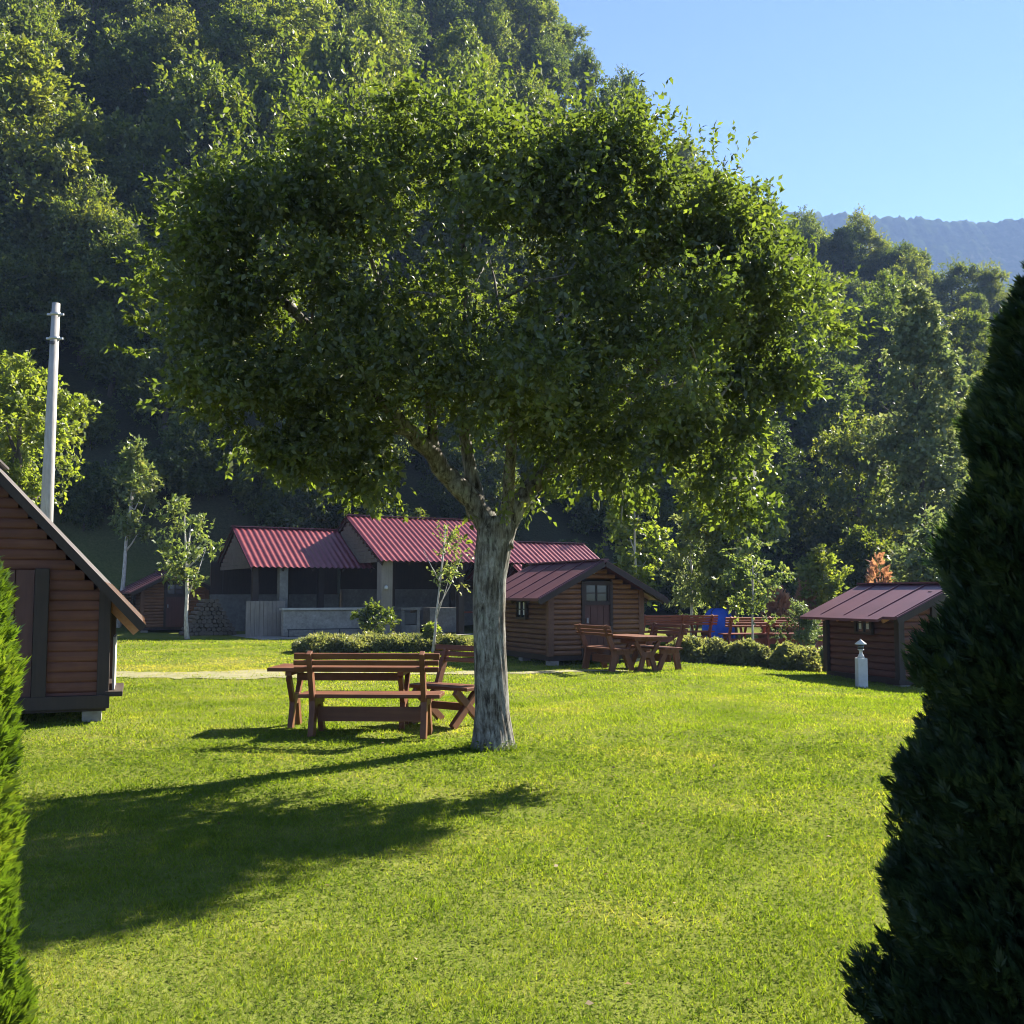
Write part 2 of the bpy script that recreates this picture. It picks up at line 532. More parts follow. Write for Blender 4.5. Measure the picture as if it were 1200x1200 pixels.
def field(rng, lam):
    k = nrmz(rng.normal(size=(7, 3))) * (2 * np.pi / lam) * rng.uniform(.6, 1.5, (7, 1))
    ph = rng.uniform(0, 6.28, 7)
    return lambda p: np.sin(p @ k.T + ph).sum(1) / 2.6


def twig_leaves(rng, start, dirs, tl, nl, L, W, droop=.15, spread=.9):
    """leaves strung along twigs; returns arrays for leaves()"""
    n = len(start)
    dirs = nrmz(dirs)
    t = (np.arange(nl)[None, :] + rng.uniform(0, 1, (n, nl))) / nl
    p = start[:, None, :] + dirs[:, None, :] * (t * tl[:, None])[..., None]
    p[..., 2] -= droop * tl[:, None] * t ** 2
    r = rng.normal(size=(n, nl, 3))
    ax = dirs[:, None, :] * .7 + r * spread * .6
    ax[..., 2] -= .12
    nr = rng.normal(size=(n, nl, 3)) * .65
    nr[..., 2] += .75
    k = n * nl
    sz = rng.uniform(.65, 1.25, k)
    return p.reshape(k, 3), ax.reshape(k, 3), nr.reshape(k, 3), L * sz, W * sz


def crown_arrays(rng, lobes, ntw, tl, nl, L, W, up=.35, rmin=.5, thr=-.55, lam=1.2, out=.8, rand=.6):
    vol = np.array([(r[0] * r[1] * r[2]) ** .7 for c, r in lobes])
    idx = rng.choice(len(lobes), ntw, p=vol / vol.sum())
    C = np.array([c for c, r in lobes], float)[idx]
    Rr = np.array([r for c, r in lobes], float)[idx]
    d = nrmz(rng.normal(size=(ntw, 3)))
    rad = (rng.uniform(rmin ** 3, 1, ntw)) ** (1 / 3)
    st = C + d * Rr * rad[:, None]
    fn = field(rng, lam)
    keep = fn(st) + rng.uniform(-.4, .4, ntw) > thr
    st, d = st[keep], d[keep]
    dr = d * out + rng.normal(size=d.shape) * rand
    dr[:, 2] += up
    t = tl * rng.uniform(.6, 1.4, len(st))
    a = twig_leaves(rng, st - nrmz(dr) * t[:, None] * .5, dr, t, nl, L, W)
    tint = np.repeat(.5 + .22 * fn(st * .8) * .6, nl) + rng.normal(size=len(a[0])) * .17
    return (*a, tint)


def sublobes(rng, lobes, n, ra, rb, rmin=.55, flat=.8):
    vol = np.array([(r[0] * r[1] * r[2]) ** .6 for c, r in lobes])
    idx = rng.choice(len(lobes), n, p=vol / vol.sum())
    out = []
    for i in idx:
        c, r = np.array(lobes[i][0]), np.array(lobes[i][1])
        d = rng.normal(size=3); d /= np.linalg.norm(d)
        q = rng.uniform(rmin ** 3, 1) ** (1 / 3)
        rr = rng.uniform(ra, rb)
        out.append((tuple(c + d * np.maximum(r - rr * .6, .05) * q), (rr, rr, rr * flat)))
    return out


def cat_arrays(*A):
    return tuple(np.concatenate(x) for x in zip(*A))


def leaf_obj(name, A, mat, parent):
    return leaves(name, A[0], A[1], A[2], A[3], A[4], mat, parent, A[5])


def lump_lobes(rng, h0, h1, rad, n, rl=(.38, .55), flat=1.0, conic=0.0):
    """lobes filling an egg-shaped crown between heights h0 and h1"""
    out = []
    H = h1 - h0
    out.append(((0, 0, h0 + H * .48), (rad * .62, rad * .62 * flat, H * .40)))
    for i in range(n):
        a = i * 2.399 + rng.uniform(-.4, .4)
        t = (i + .5) / n
        prof = math.sin(math.pi * (0.12 + 0.80 * t) ** (1 - .25 * conic)) * (1 - conic * .55 * t)
        rr = rad * rng.uniform(*rl)
        q = max(rad * prof - rr * .7, 0) * rng.uniform(.85, 1.15)
        out.append(((q * math.cos(a), q * math.sin(a) * flat, h0 + rr * .6 + (H - rr * 1.2) * t), (rr, rr, rr * rng.uniform(.75, 1.05))))
    return out


def simple_trunk(rng, h, r0, lobes, mat, parent, forks=4, name='trunk', seg=8, lean=(0, 0), base=.45):
    mb = MB()
    n = 7
    pts = [(lean[0] * (i / (n - 1)) + rng.uniform(-.04, .04) * h * .15 * (i > 0), lean[1] * (i / (n - 1)) + rng.uniform(-.04, .04) * h * .15 * (i > 0), -0.15 + (h + .15) * i / (n - 1)) for i in range(n)]
    rad = [r0 * (1.25 if i == 0 else 1) * (1 - .82 * i / (n - 1)) for i in range(n)]
    mb.tube(pts, rad, seg)
    tg = list(lobes)[1:]
    for i in range(min(forks, len(tg))):
        c = Vector(tg[(i * 3) % len(tg)][0])
        s = Vector(pts[0]).lerp(Vector(pts[-1]), min(.95, base + .4 * i / max(1, forks)))
        if c.z < s.z: c.z = s.z + .3
        m1 = s.lerp(c, .5) + Vector((0, 0, -.06 * h * rng.uniform(0, 1)))
        rr = r0 * .45
        mb.tube([s, m1, c], [rr, rr * .6, rr * .2], 6)
    return mb.build(name, mat, parent)


def make_tree(name, label, cat, loc, h, crown0, rad, leaf, bark, seed, ntw=900, nl=11, L=.3, W=.19, tl=.8, r0=.14, nlobes=11, group=None, thr=-.5, lam=1.6, conic=0., up=.35, rl=(.38, .55), lean=(0, 0), forks=5, base=.45, rmin=.5):
    rng = np.random.default_rng(seed)
    t = thing(name, label, cat, loc, 0, group)
    lo = lump_lobes(rng, crown0, h, rad, nlobes, rl, conic=conic)
    lo = [((c[0] + lean[0], c[1] + lean[1], c[2]), r) for c, r in lo]
    simple_trunk(rng, h * .93, r0, lo, bark, t, forks, lean=lean, base=base)
    sub = sublobes(rng, lo, int(nlobes * 6), rad * .13, rad * .24)
    A1 = crown_arrays(rng, sub, int(ntw * .8), tl * .75, nl, L, W, up=up, thr=thr, lam=lam, rmin=.3)
    A2 = crown_arrays(rng, lo, int(ntw * .28), tl, nl, L, W, up=up, thr=thr, lam=lam, rmin=rmin)
    leaf_obj('crown', cat_arrays(A1, A2), leaf, t)
    return t


# ================================================================== SETTING
xs = np.unique(np.concatenate([np.linspace(-1600, -130, 22), np.arange(-130, -40, 5.), np.arange(-40, -12, 1.), np.arange(-12, 16, .4), np.arange(16, 60, 1.), np.arange(60, 140, 5.), np.linspace(140, 1600, 22)]))
ys = np.unique(np.concatenate([np.linspace(-1300, -20, 16), np.arange(-20, 2, 2.), np.arange(2, 36, .4), np.arange(36, 130, 1.2), np.arange(130, 260, 8.), np.linspace(260, 1700, 20)]))
tag(grid_mesh('ground', xs, ys, ground_z, M['ground']), kind='structure')


def far_hills():
    rng = np.random.default_rng(5)
    xx = np.arange(-500, 1200, 2.4)
    D = 1000.0
    px = 600 + xx / D * 1200
    top = (695 - np.interp(px, [0, 600, 905, 940, 1000, 1060, 1090, 1140, 1165, 1200, 1300, 1700, 2100], [330, 260, 238, 234, 237, 240, 243, 248, 249, 243, 236, 260, 340])) / 1200 * D + CAM_H
    bumps = np.convolve(rng.uniform(-1, 1, len(xx)), np.ones(4) / 4, 'same') * 2.6 + 1.5 * np.sin(xx * .045) * np.sin(xx * .017)
    rows = 110
    ts = np.linspace(0, 1, rows)
    v = []
    for j, t in enumerate(ts):
        if t < .8:
            s = t / .8
            y = D - 330 * (1 - s)
            z = (top + bumps) * (s ** .85) - 2 + rng.normal(size=len(xx)) * 1.3 * min(1, s * 3)
            if j == 0: z[:] = -3
        else:
            s = (t - .8) / .2
            y = D + 350 * s
            z = (top + bumps) * (1 - s ** 1.4) - 3
        v.append(np.stack([xx, np.full_like(xx, y), z], 1))
    v = np.concatenate(v)
    nx = len(xx)
    i = np.arange((rows - 1) * (nx - 1)); r, c = i // (nx - 1), i % (nx - 1)
    a = r * nx + c
    o = quads('hills', v, np.stack([a, a + 1, a + nx + 1, a + nx], 1), M['mountain'])
    o.data.polygons.foreach_set('use_smooth', np.ones(len(i), bool))
    tag(o, kind='structure')


far_hills()


def path_strip():
    rng = np.random.default_rng(3)
    x = np.arange(-26, 3.2, .25)
    cy_ = 20.6 + .004 * (x + 8) ** 2 + .35 * np.sin(x * .35)
    wd = .62 + .22 * np.sin(x * .9) + rng.uniform(-.18, .18, len(x))
    wd *= np.clip((3.4 - x) / 7, .05, 1)
    rows = []
    for t in (-1, -.5, 0, .5, 1):
        yy = cy_ + wd * t * (1.25 if t < 0 else 1)
        rows.append(np.stack([x, yy, ground_z(x, yy) + .012], 1))
    v = np.concatenate(rows); nx = len(x)
    i = np.arange(4 * (nx - 1)); r, c = i // (nx - 1), i % (nx - 1); a = r * nx + c
    tag(quads('gravel_path', v, np.stack([a, a + 1, a + nx + 1, a + nx], 1), M['path']), kind='structure')


path_strip()


def lawn():
    rng = np.random.default_rng(21)
    bands = [(2.6, 5.0, 7600), (5.0, 7.5, 4300), (7.5, 11, 2400), (11, 16, 1250), (16, 23, 560), (23, 34, 250)]
    Pp, Hh, Ww, Tt = [], [], [], []
    for d0, d1, dens in bands:
        wid = d1 * 1.08 + 2.2
        n = int((d1 - d0) * wid * dens)
        x = rng.uniform(-wid / 2, wid / 2, n); y = rng.uniform(d0, d1, n)
        k = np.abs(x) < (y * .54 + 1.1)
        x, y = x[k], y[k]
        # thinner where the gravel strip shows
        cy_ = 20.6 + .004 * (x + 8) ** 2 + .35 * np.sin(x * .35)
        on = np.exp(-((y - cy_) / .8) ** 2) * (x < 3)
        k = rng.uniform(0, 1, len(x)) > on * .5
        x, y = x[k], y[k]
        dm = (d0 + d1) / 2
        Pp.append(np.stack([x, y, ground_z(x, y) - .004], 1))
        tuft = np.sin(x * 5.1 + 1.3 * y) * np.sin(y * 4.3 - .7 * x)
        Hh.append((.029 + .009 * tuft) * rng.uniform(.55, 1.5, len(x)) * (1 + .012 * dm))
        Ww.append(.0045 * max(1, dm / 4.2) ** .9 * rng.uniform(.7, 1.5, len(x)))
        Tt.append(.22 + .56 * rng.uniform(0, 1, len(x)) + .5 * np.exp(-((y - 21.6) / 1.6) ** 2) * (1 - sstep(-2, 4, x)) + .25 * np.exp(-((y - 24.5) / 2.5) ** 2) * (1 - sstep(-5, 0, x)))
    # longer tufts round the feet of trunk, benches and huts
    b = P(575, 873, 10.8)
    a = rng.uniform(0, 6.28, 900); q = .2 + .2 * rng.uniform(0, 1, 900) ** 2
    x = b.x + q * np.cos(a); y = b.y + q * np.sin(a)
    Pp.append(np.stack([x, y, ground_z(x, y)], 1)); Hh.append(rng.uniform(.05, .12, 900)); Ww.append(np.full(900, .007)); Tt.append(rng.uniform(0, .8, 900))
    p = np.concatenate(Pp); h = np.concatenate(Hh); wd = np.concatenate(Ww); t = np.concatenate(Tt)
    n = len(p)
    az = rng.uniform(0, 6.28, n)
    sd_ = np.stack([np.cos(az), np.sin(az), np.zeros(n)], 1)
    ln = rng.uniform(0, 6.28, n)
    lean = np.stack([np.cos(ln), np.sin(ln), np.zeros(n)], 1) * (h * rng.uniform(.2, 1.1, n))[:, None]
    tip = p + lean; tip[:, 2] += h * rng.uniform(.6, 1, n)
    v = np.empty((n, 3, 3))
    v[:, 0] = p - sd_ * (wd / 2)[:, None]; v[:, 1] = p + sd_ * (wd / 2)[:, None]; v[:, 2] = tip
    # a share of the plants are clover: a small flat leaf held up on nothing taller than the grass
    cl = (rng.uniform(0, 1, n) < .16) & (p[:, 1] < 12)
    m = cl.sum()
    c0 = p[cl] + np.array([0, 0, 1.]) * (h[cl] * .85)[:, None]
    s1 = sd_[cl]; s2 = np.stack([-s1[:, 1], s1[:, 0], rng.uniform(-.5, .5, m)], 1)
    q = .0075 * np.clip(p[cl][:, 1] / 5, .9, 2)[:, None] * rng.uniform(.7, 1.5, m)[:, None]
    v[cl, 0] = c0 - s1 * q; v[cl, 1] = c0 + s1 * q; v[cl, 2] = c0 + s2 * q * 1.8
    t[cl] = t[cl] * .5
    o = quads('grass', v.reshape(-1, 3), np.arange(n * 3).reshape(n, 3), M['grass'], None, np.repeat(t, 3))
    tag(o, 'short sunlit lawn grass with clover and dry patches', 'grass', kind='stuff')
    print('grass blades', n)


lawn()

# ================================================================== MAIN TREE
TB = P(576, 873, 10.8)
TB.z = gz(TB.x, TB.y)


def main_tree():
    rng = np.random.default_rng(42)
    t = thing('fruit_tree', 'big spreading old fruit tree with thick grey trunk standing alone on the lawn', 'tree', TB)
    D0 = 10.8

    def q(px, py, dy=0.0):
        return P(px, py, D0 + dy) - TB
    # trunk: a ridged column with root flare
    seg, rings = 72, 70
    axis = [(q(577, 882), .262), (q(577, 870), .214), (q(576, 835), .178), (q(574, 780), .168), (q(572, 720), .168), (q(573, 680), .172), (q(577, 645), .185), (q(580, 622), .192), (q(581, 606), .16)]
    zs = np.array([a[0].z for a in axis]); xs_ = np.array([a[0].x for a in axis]); rs = np.array([a[1] for a in axis])
    zz = np.linspace(zs[0] - .1, zs[-1], rings)
    vs = []
    for z in zz:
        r = np.interp(z, zs, rs); xc = np.interp(z, zs, xs_)
        for k in range(seg):
            a = 2 * math.pi * k / seg
            tw = a + .18 * math.sin(z * 1.7) + .05 * math.sin(z * 9 + a * 3)
            ridge = .028 * (abs(math.sin(tw * 6.5 + .4 * math.sin(z * 5))) - .5) + .012 * math.sin(tw * 17 + z * 6) + .008 * math.sin(tw * 31 - z * 13)
            lob = .05 * math.sin(a * 3 + 1 + .5 * z) + (.10 * max(0, .35 - z) * 2 * math.sin(a * 4 + .6))
            rr = r * (1 + ridge + lob)
            vs.append((xc + rr * math.cos(a), rr * math.sin(a), z))
    fs = []
    for i in range(rings - 1):
        for k in range(seg):
            a = i * seg + k; b = i * seg + (k + 1) % seg
            fs.append((a, b, b + seg, a + seg))
    mb = MB(); mb.add(vs, fs, True)
    mb.f.append(tuple((rings - 1) * seg + k for k in range(seg))); mb.s.append(True)

    def limb(pts, r0, r1, seg=14):
        # resample with a little wobble
        P_ = [Vector(p) for p in pts]
        out = []
        for i in range(len(P_) - 1):
            for j in range(5):
                s = j / 5
                p = P_[i].lerp(P_[i + 1], s)
                out.append(p + Vector((rng.uniform(-1, 1), rng.uniform(-1, 1), rng.uniform(-1, 1))) * r0 * .12)
        out.append(P_[-1])
        mb.tube(out, [r0 + (r1 - r0) * (i / (len(out) - 1)) ** .8 for i in range(len(out))], seg, .05, rng=random)
    limb([q(584, 640), q(560, 595), q(528, 560, -.1), q(500, 525, -.3), q(470, 495, -.5), q(400, 420, -.9), q(330, 350, -1.2), q(260, 300, -1.3)], .145, .03)
    limb([q(586, 640), q(600, 600), q(625, 570, .1), q(660, 535, .3), q(720, 470, .4), q(800, 400, .3), q(880, 330, .2)], .14, .03)
    limb([q(578, 640), q(560, 590, .1), q(545, 520, .1), q(538, 450, 0), q(545, 350, -.1), q(540, 230, -.2)], .10, .025)
    limb([q(590, 630), q(596, 585, -.1), q(600, 500, -.5), q(620, 420, -.9), q(660, 300, -1.2)], .09, .02)
    limb([q(508, 532, -.25), q(505, 480, -.3), q(460, 380, -.3), q(420, 260, -.4)], .07, .02, 10)
    limb([q(480, 505, -.45), q(430, 500, -.6), q(350, 450, -1.), q(260, 400, -1.2)], .06, .015, 10)
    limb([q(690, 505, .35), q(720, 400, .1), q(760, 300, -.1), q(800, 230, 0)], .065, .015, 10)
    limb([q(720, 470, .4), q(800, 450, .5), q(880, 420, .6), q(930, 390, .6)], .055, .012, 10)
    limb([q(800, 400, .3), q(850, 450, .3), q(862, 520, -.4), q(850, 590, -.5)], .03, .008, 8)
    limb([q(690, 520, .3), q(725, 555, -.4), q(730, 585, -.6), q(728, 612, -.6)], .022, .006, 8)
    for _ in range(46):
        s = q(rng.uniform(300, 860), rng.uniform(260, 470), rng.uniform(-1.4, .6))
        e = s + Vector((rng.uniform(-.7, .7), rng.uniform(-.5, .5), rng.uniform(.1, .7)))
        mb.tube([s, s.lerp(e, .5) + Vector((0, 0, .05)), e], [.018, .013, .006], 5)
    mb.build('trunk', M['bark'], t)

    k = 1 / 1200
    lobes = []

    def lobe(px, py, rx, rz, dy=-.8, ry=None):
        dy -= .25
        Y = D0 + dy
        c = q(px, py, dy)
        a = rx * Y * k; b = rz * Y * k
        lobes.append((tuple(c), (a, ry if ry else (a + b) / 2 * .85, b)))
    lobe(560, 320, 215, 195, -.9, 1.75)
    lobe(330, 310, 140, 145, -1.2, 1.2)
    lobe(760, 310, 160, 145, -.8, 1.35)
    lobe(872, 345, 92, 85, -.4, .9)
    lobe(925, 375, 60, 60, 0, .6)
    lobe(245, 350, 80, 100, -1.3, .9)
    lobe(300, 450, 100, 80, -1.2, .9)
    lobe(395, 432, 130, 92, -1.1, 1.2)
    lobe(600, 445, 150, 95, -1.3, 1.4)
    lobe(740, 455, 115, 90, -1.0, 1.2)
    lobe(840, 420, 90, 60, 0, .8)
    lobe(400, 210, 105, 85, -.9, 1.0)
    lobe(540, 185, 120, 75, -.8, 1.1)
    lobe(670, 205, 115, 85, -.6, 1.1)
    lobe(790, 250, 85, 65, -.4, .9)
    lobe(275, 250, 70, 65, -1.1, .8)
    lobe(735, 192, 85, 60, -.4, .9)
    lobe(855, 262, 62, 55, -.3, .7)
    lobe(480, 150, 80, 45, -.7, .8)
    lobe(690, 530, 80, 45, -.4, .7)
    lobe(390, 520, 75, 45, -1.0, .7)
    lobe(640, 475, 100, 60, .45, .75)
    lobe(500, 420, 110, 75, .35, .8)
    # long drooping boughs on the right
    droop = []
    keepl = list(lobes); lobes.clear()
    for a_ in [(880, 440, 60, 50, .2, .5), (860, 505, 50, 55, .2, .45), (845, 575, 45, 50, .15, .4), (880, 600, 32, 45, .3, .35), (800, 520, 45, 40, .1, .45), (740, 560, 40, 40, 0, .4), (728, 600, 26, 34, -.05, .3), (925, 445, 38, 36, .2, .35), (430, 560, 38, 32, -.8, .4), (330, 530, 48, 34, -1., .4)]:
        a_ = list(a_); a_[4] -= .35 if a_[0] > 600 else 0
        lobe(*a_)
    droop = list(lobes); lobes.clear(); lobes += keepl
    sub = sublobes(rng, lobes, 300, .18, .46, rmin=.5)
    A = [crown_arrays(rng, sub, 12600, .28, 11, .066, .038, up=.3, rmin=.2, thr=-1.2, lam=1.1),
         crown_arrays(rng, sublobes(rng, droop, 60, .12, .26, rmin=.3), 800, .26, 10, .078, .046, up=-.2, rmin=.2, thr=-1.5, lam=1.1),
         crown_arrays(rng, lobes, 2300, .32, 11, .064, .036, up=.25, rmin=.2, thr=-.5, lam=1.1)]
    # upright shoots along the top, and a few hanging sprays below
    st, dr, tl = [], [], []
    top = [(215, 235), (255, 190), (300, 150), (335, 135), (365, 115), (400, 140), (435, 118), (470, 140), (510, 128), (560, 120), (610, 128), (660, 140), (710, 140), (760, 165), (820, 185), (850, 215), (880, 250), (905, 285), (940, 335)]
    for (x, y) in top:
        for _ in range(9):
            st.append(q(x + rng.uniform(-28, 28), y + rng.uniform(5, 50), rng.uniform(-1.4, -.1)))
            dr.append((rng.uniform(-.35, .35), rng.uniform(-.35, .35), 1)); tl.append(rng.uniform(.35, .85))
    for (x, y) in [(200, 250), (175, 300), (170, 340), (180, 400), (205, 460), (970, 360), (975, 400)]:
        for _ in range(10):
            st.append(q(x + rng.uniform(-5, 30) * (1 if x < 600 else -1), y + rng.uniform(-25, 25), -1.1 if x < 600 else -.1))
            s = -1 if x < 600 else 1
            dr.append((s * rng.uniform(.3, 1), rng.uniform(-.5, .5), rng.uniform(-.3, .6))); tl.append(rng.uniform(.25, .55))
    a = twig_leaves(rng, np.array(st), np.array(dr, float), np.array(tl), 18, .075, .036, droop=.03)
    A.append((*a, .55 + rng.normal(size=len(a[0])) * .18))
    st, dr, tl = [], [], []
    for (x, y, n_) in [(440, 560, 26), (410, 565, 20), (580, 590, 10), (625, 575, 10), (575, 470, 16), (650, 560, 22), (700, 560, 25), (350, 540, 24), (300, 520, 20), (720, 545, 20), (800, 480, 25), (870, 455, 25), (930, 430, 16)]:
        for _ in range(n_):
            st.append(q(x + rng.uniform(-26, 26), y + rng.uniform(-28, 12), rng.uniform(-.9, .2)))
            dr.append((rng.uniform(-.7, .7), rng.uniform(-.7, .7), -.6)); tl.append(rng.uniform(.18, .4))
    a = twig_leaves(rng, np.array(st), np.array(dr, float), np.array(tl), 9, .085, .05)
    A.append((*a, .6 + rng.normal(size=len(a[0])) * .18))
    leaf_obj('crown', cat_arrays(*A), G['fruit'], t)


main_tree()


# ================================================================== BENCHES AND TABLES
def make_table(name, label, loc, rz, L=1.75, D=.74, H=.74, mx=None, mz=None, group=None):
    mx = mx or M['bench_x']; mz = mz or M['bench_z']
    t = thing(name, label, 'table', loc, rz, group)
    mb = MB()
    n = 4
    wd = D / n
    for i in range(n):
        mb.box((random.uniform(-.008, .008), -D / 2 + wd * (i + .5), H - .022), (L, wd - .01, .044))
    for s in (-1, 1):
        mb.box((s * (L / 2 - .24), 0, H - .069), (.07, D - .06, .05))
    mb.build('tabletop', mx, t, .006)
    for s in (-1, 1):
        x = s * (L / 2 - .24)
        mb = MB()
        for q in (-1, 1):
            mb.bar((x, q * (D / 2 - .06), H - .10), (x, q * .09, .30), .085, .055, (1, 0, 0))
            mb.bar((x + .003, q * .075, .36), (x + .003, q * .20, 0), .10, .06, (1, 0, 0))
        mb.box((x - .002, 0, .34), (.066, .26, .12))
        mb.build('leg', mz, t, .005)
    mb = MB(); mb.box((0, 0, H - .13), (L - .53, .05, .09)); mb.build('stretcher', mx, t, .005)
    return t


def make_bench(name, label, loc, rz, L=1.55, mx=None, mz=None, group=None, cross=False, slats=3):
    """seated person faces +Y; the back stands at -Y"""
    mx = mx or M['bench_x']; mz = mz or M['bench_z']
    t = thing(name, label, 'bench', loc, rz, group)
    mb = MB()
    for i in range(3):
        mb.box((random.uniform(-.01, .01), -.16 + .155 * i, .455), (L, .143, .042))
    mb.build('seat', mx, t, .006)
    mb = MB()
    for i in range(slats):
        z = .905 - i * .073
        mb.box((random.uniform(-.012, .012), -.265 - .30 * (z - .5), z), (L + .02, .034, .066 if i == 0 else .054), Matrix.Rotation(R(16), 3, 'X'))
    mb.build('backrest', mx, t, .006)
    for s in (-1, 1):
        x = s * (L / 2 - .17)
        mb = MB()
        if cross:
            mb.bar((x, -.30, .0), (x, .23, .43), .095, .055, (1, 0, 0))
            mb.bar((x + .004, .28, .0), (x + .004, -.27, .46), .095, .06, (1, 0, 0))
            mb.bar((x - .002, -.20, .42), (x - .002, -.39, .88), .09, .05, (1, 0, 0))
        else:
            mb.bar((x, .27, 0), (x, .08, .40), .11, .06, (1, 0, 0))
            mb.bar((x + .003, -.25, 0), (x + .003, -.17, .44), .13, .065, (1, 0, 0))
            mb.bar((x, -.205, .42), (x, -.405, .945), .10, .055, (1, 0, 0))
            mb.box((x - .002, -.01, .39), (.07, .46, .085))
        mb.build('leg', mz, t, .005)
    mb = MB()
    if not cross:
        mb.box((0, -.07, .245), (L - .41, .045, .16))
    else:
        mb.box((0, -.02, .22), (L - .41, .05, .09))
    mb.build('stretcher', mx, t, .005)
    return t


def on_ground(px, Y, dz=0.0):
    x = (px - 600) / 1200 * Y
    # forward axis is tilted a little; use the ray through the horizon line
    p = P(px, 695, Y)
    return Vector((p.x, Y, gz(p.x, Y) + dz))


make_table('picnic_table', 'long brown picnic table half hidden behind the nearest bench left of the big trunk', on_ground(411, 12.45), R(-2), 1.8, .76, .73)
b1 = make_bench('garden_bench', 'brown slatted bench seen from behind, nearest to the camera left of the big trunk', on_ground(437, 11.65), R(-3), 1.58)
make_bench('garden_bench', 'brown bench on crossed legs partly hidden behind the big tree trunk', on_ground(524, 12.75), R(144.5), .98, cross=True, slats=3)
# the set in front of the log cabin
G_FAR = 'picnic set in front of the log cabin'
ft = make_table('picnic_table', 'small brown picnic table standing in front of the log cabin door', on_ground(742, 21.6), R(-62), 1.45, .72, .72, group=G_FAR)
fb = make_bench('garden_bench', 'brown bench with its back to the log cabin door, left of the small picnic table', on_ground(712, 21.5), R(-62), 1.35, group=G_FAR)
dup(fb, on_ground(766, 21.9), R(118), 'brown bench at the right end of the small picnic table beside the low hedge', G_FAR)
# red stained benches and tables lined up behind the hedge
G_RED = 'red stained benches behind the low hedge'
rt = make_table('picnic_table', 'red picnic table just right of the log cabin behind the low hedge', on_ground(790, 30.6), R(8), 1.7, .8, .78, M['bench_red'], M['bench_red'], G_RED)
rb = make_bench('garden_bench', 'red bench beside the log cabin corner, leftmost behind the low hedge', on_ground(772, 29.6), R(14), 1.5, M['bench_red'], M['bench_red'], G_RED, slats=4)
for (px, Y, rz, lab) in [(806, 30.0, 20, 'red bench seen from behind, just left of the blue tent'),
                         (873, 29.8, 10, 'red bench behind the thin sapling, right of the blue tent'),
                         (914, 30.2, 4, 'red bench below the rusty brown conifer'),
                         (972, 29.6, 12, 'red bench between the grey green bush and the small dark cabin')]:
    dup(rb, on_ground(px, Y), R(rz), lab)
dup(rt, on_ground(893, 31.2), R(5), 'red picnic table between two red benches under the sapling')


# ================================================================== CABINS
def gable_logs(mb, w, zf, h, ridge, y, ly, row=.115, t=.07, hole=None, out=-1):
    """half round logs of one gable wall lying along x at depth y"""
    z = zf
    while z < ridge - .04:
        top = min(z + row, ridge)
        zc = z + row * .45
        half = w / 2 if zc <= h else max(0, (w / 2) * (ridge - zc) / (ridge - h))
        if half > .06:
            segs = [(-half, half)]
            if hole and z < hole[3] - .02 and top > hole[2] + .02:
                segs = [(-half, hole[0]), (hole[1], half)]
            for a, b in segs:
                if b - a < .03: continue
                prof = []
                for k in range(5):
                    an = math.pi * k / 4
                    prof.append((a, y + out * (t * .35 + .5 * t * math.sin(an)), z + row / 2 - (row / 2 - .004) * math.cos(an)))
                prof = [(a, y - out * t * .3, z - .012)] + prof + [(a, y - out * t * .3, z + row - .005)]
                mb.prism(prof, (b - a, 0, 0))
        z += row


def side_logs(mb, x, y0, y1, zf, h, out, row=.115, t=.07):
    z = zf
    while z < h - .03:
        prof = [(x - out * t * .3, y0, z - .012)]
        for k in range(5):
            an = math.pi * k / 4
            prof.append((x + out * (t * .35 + .5 * t * math.sin(an)), y0, z + row / 2 - (row / 2 - .004) * math.cos(an)))
        prof.append((x - out * t * .3, y0, z + row - .005))
        mb.prism(prof, (0, y1 - y0, 0))
        z += row


def roof_slab(mb, w, ov, y0, y1, ridge, slope, t=.06, rib=.0, step=.4):
    """two slopes; standing ribs every 'step' metres"""
    for s in (-1, 1):
        x = s * (w / 2 + ov)
        zr, ze = ridge, ridge - slope * (w / 2 + ov)
        mb.prism([(0, y0, zr), (x, y0, ze), (x, y0, ze - t), (0, y0, zr - t)], (0, y1 - y0, 0))
        if rib:
            y = y0 + .06
            while y < y1 - .03:
                nx_, nz_ = s * slope, 1
                ln = math.hypot(nx_, nz_)
                mb.bar((s * .03, y, zr + .004), (x, y, ze + .004), .02, .018, (nx_ / ln, 0, nz_ / ln))
                y += step


def window_part(t, c, w, h, axis, mat_frame, curtain=True):
    """window as frame > pane (> curtain) ; axis 'x' = window in the front wall, 'y' = in a side wall"""
    def bx(mb, u, v, du, dv, d, off):
        if axis == 'x': mb.box((c[0] + u, c[1] - off, c[2] + v), (du, d, dv))
        else: mb.box((c[0] - off, c[1] + u, c[2] + v), (d, du, dv))
    mb = MB()
    for s in (-1, 1):
        bx(mb, s * (w / 2), 0, .05, h + .05, .06, .02)
        bx(mb, 0, s * (h / 2), w - .05, .05, .06, .02)
    bx(mb, 0, 0, .028, h - .05, .045, .02)
    bx(mb, 0, 0, w - .05, .024, .04, .02)
    f = mb.build('window', mat_frame, t)
    mb = MB(); bx(mb, 0, 0, w - .04, h - .04, .012, .006); mb.build('pane', M['glass'], f)
    if curtain:
        for s in (-1, 1):
            mb = MB(); bx(mb, s * w * .24, .02, w * .16, h * .7, .006, .017)
            mb.build('curtain', M['white_paint'], f)
    return f


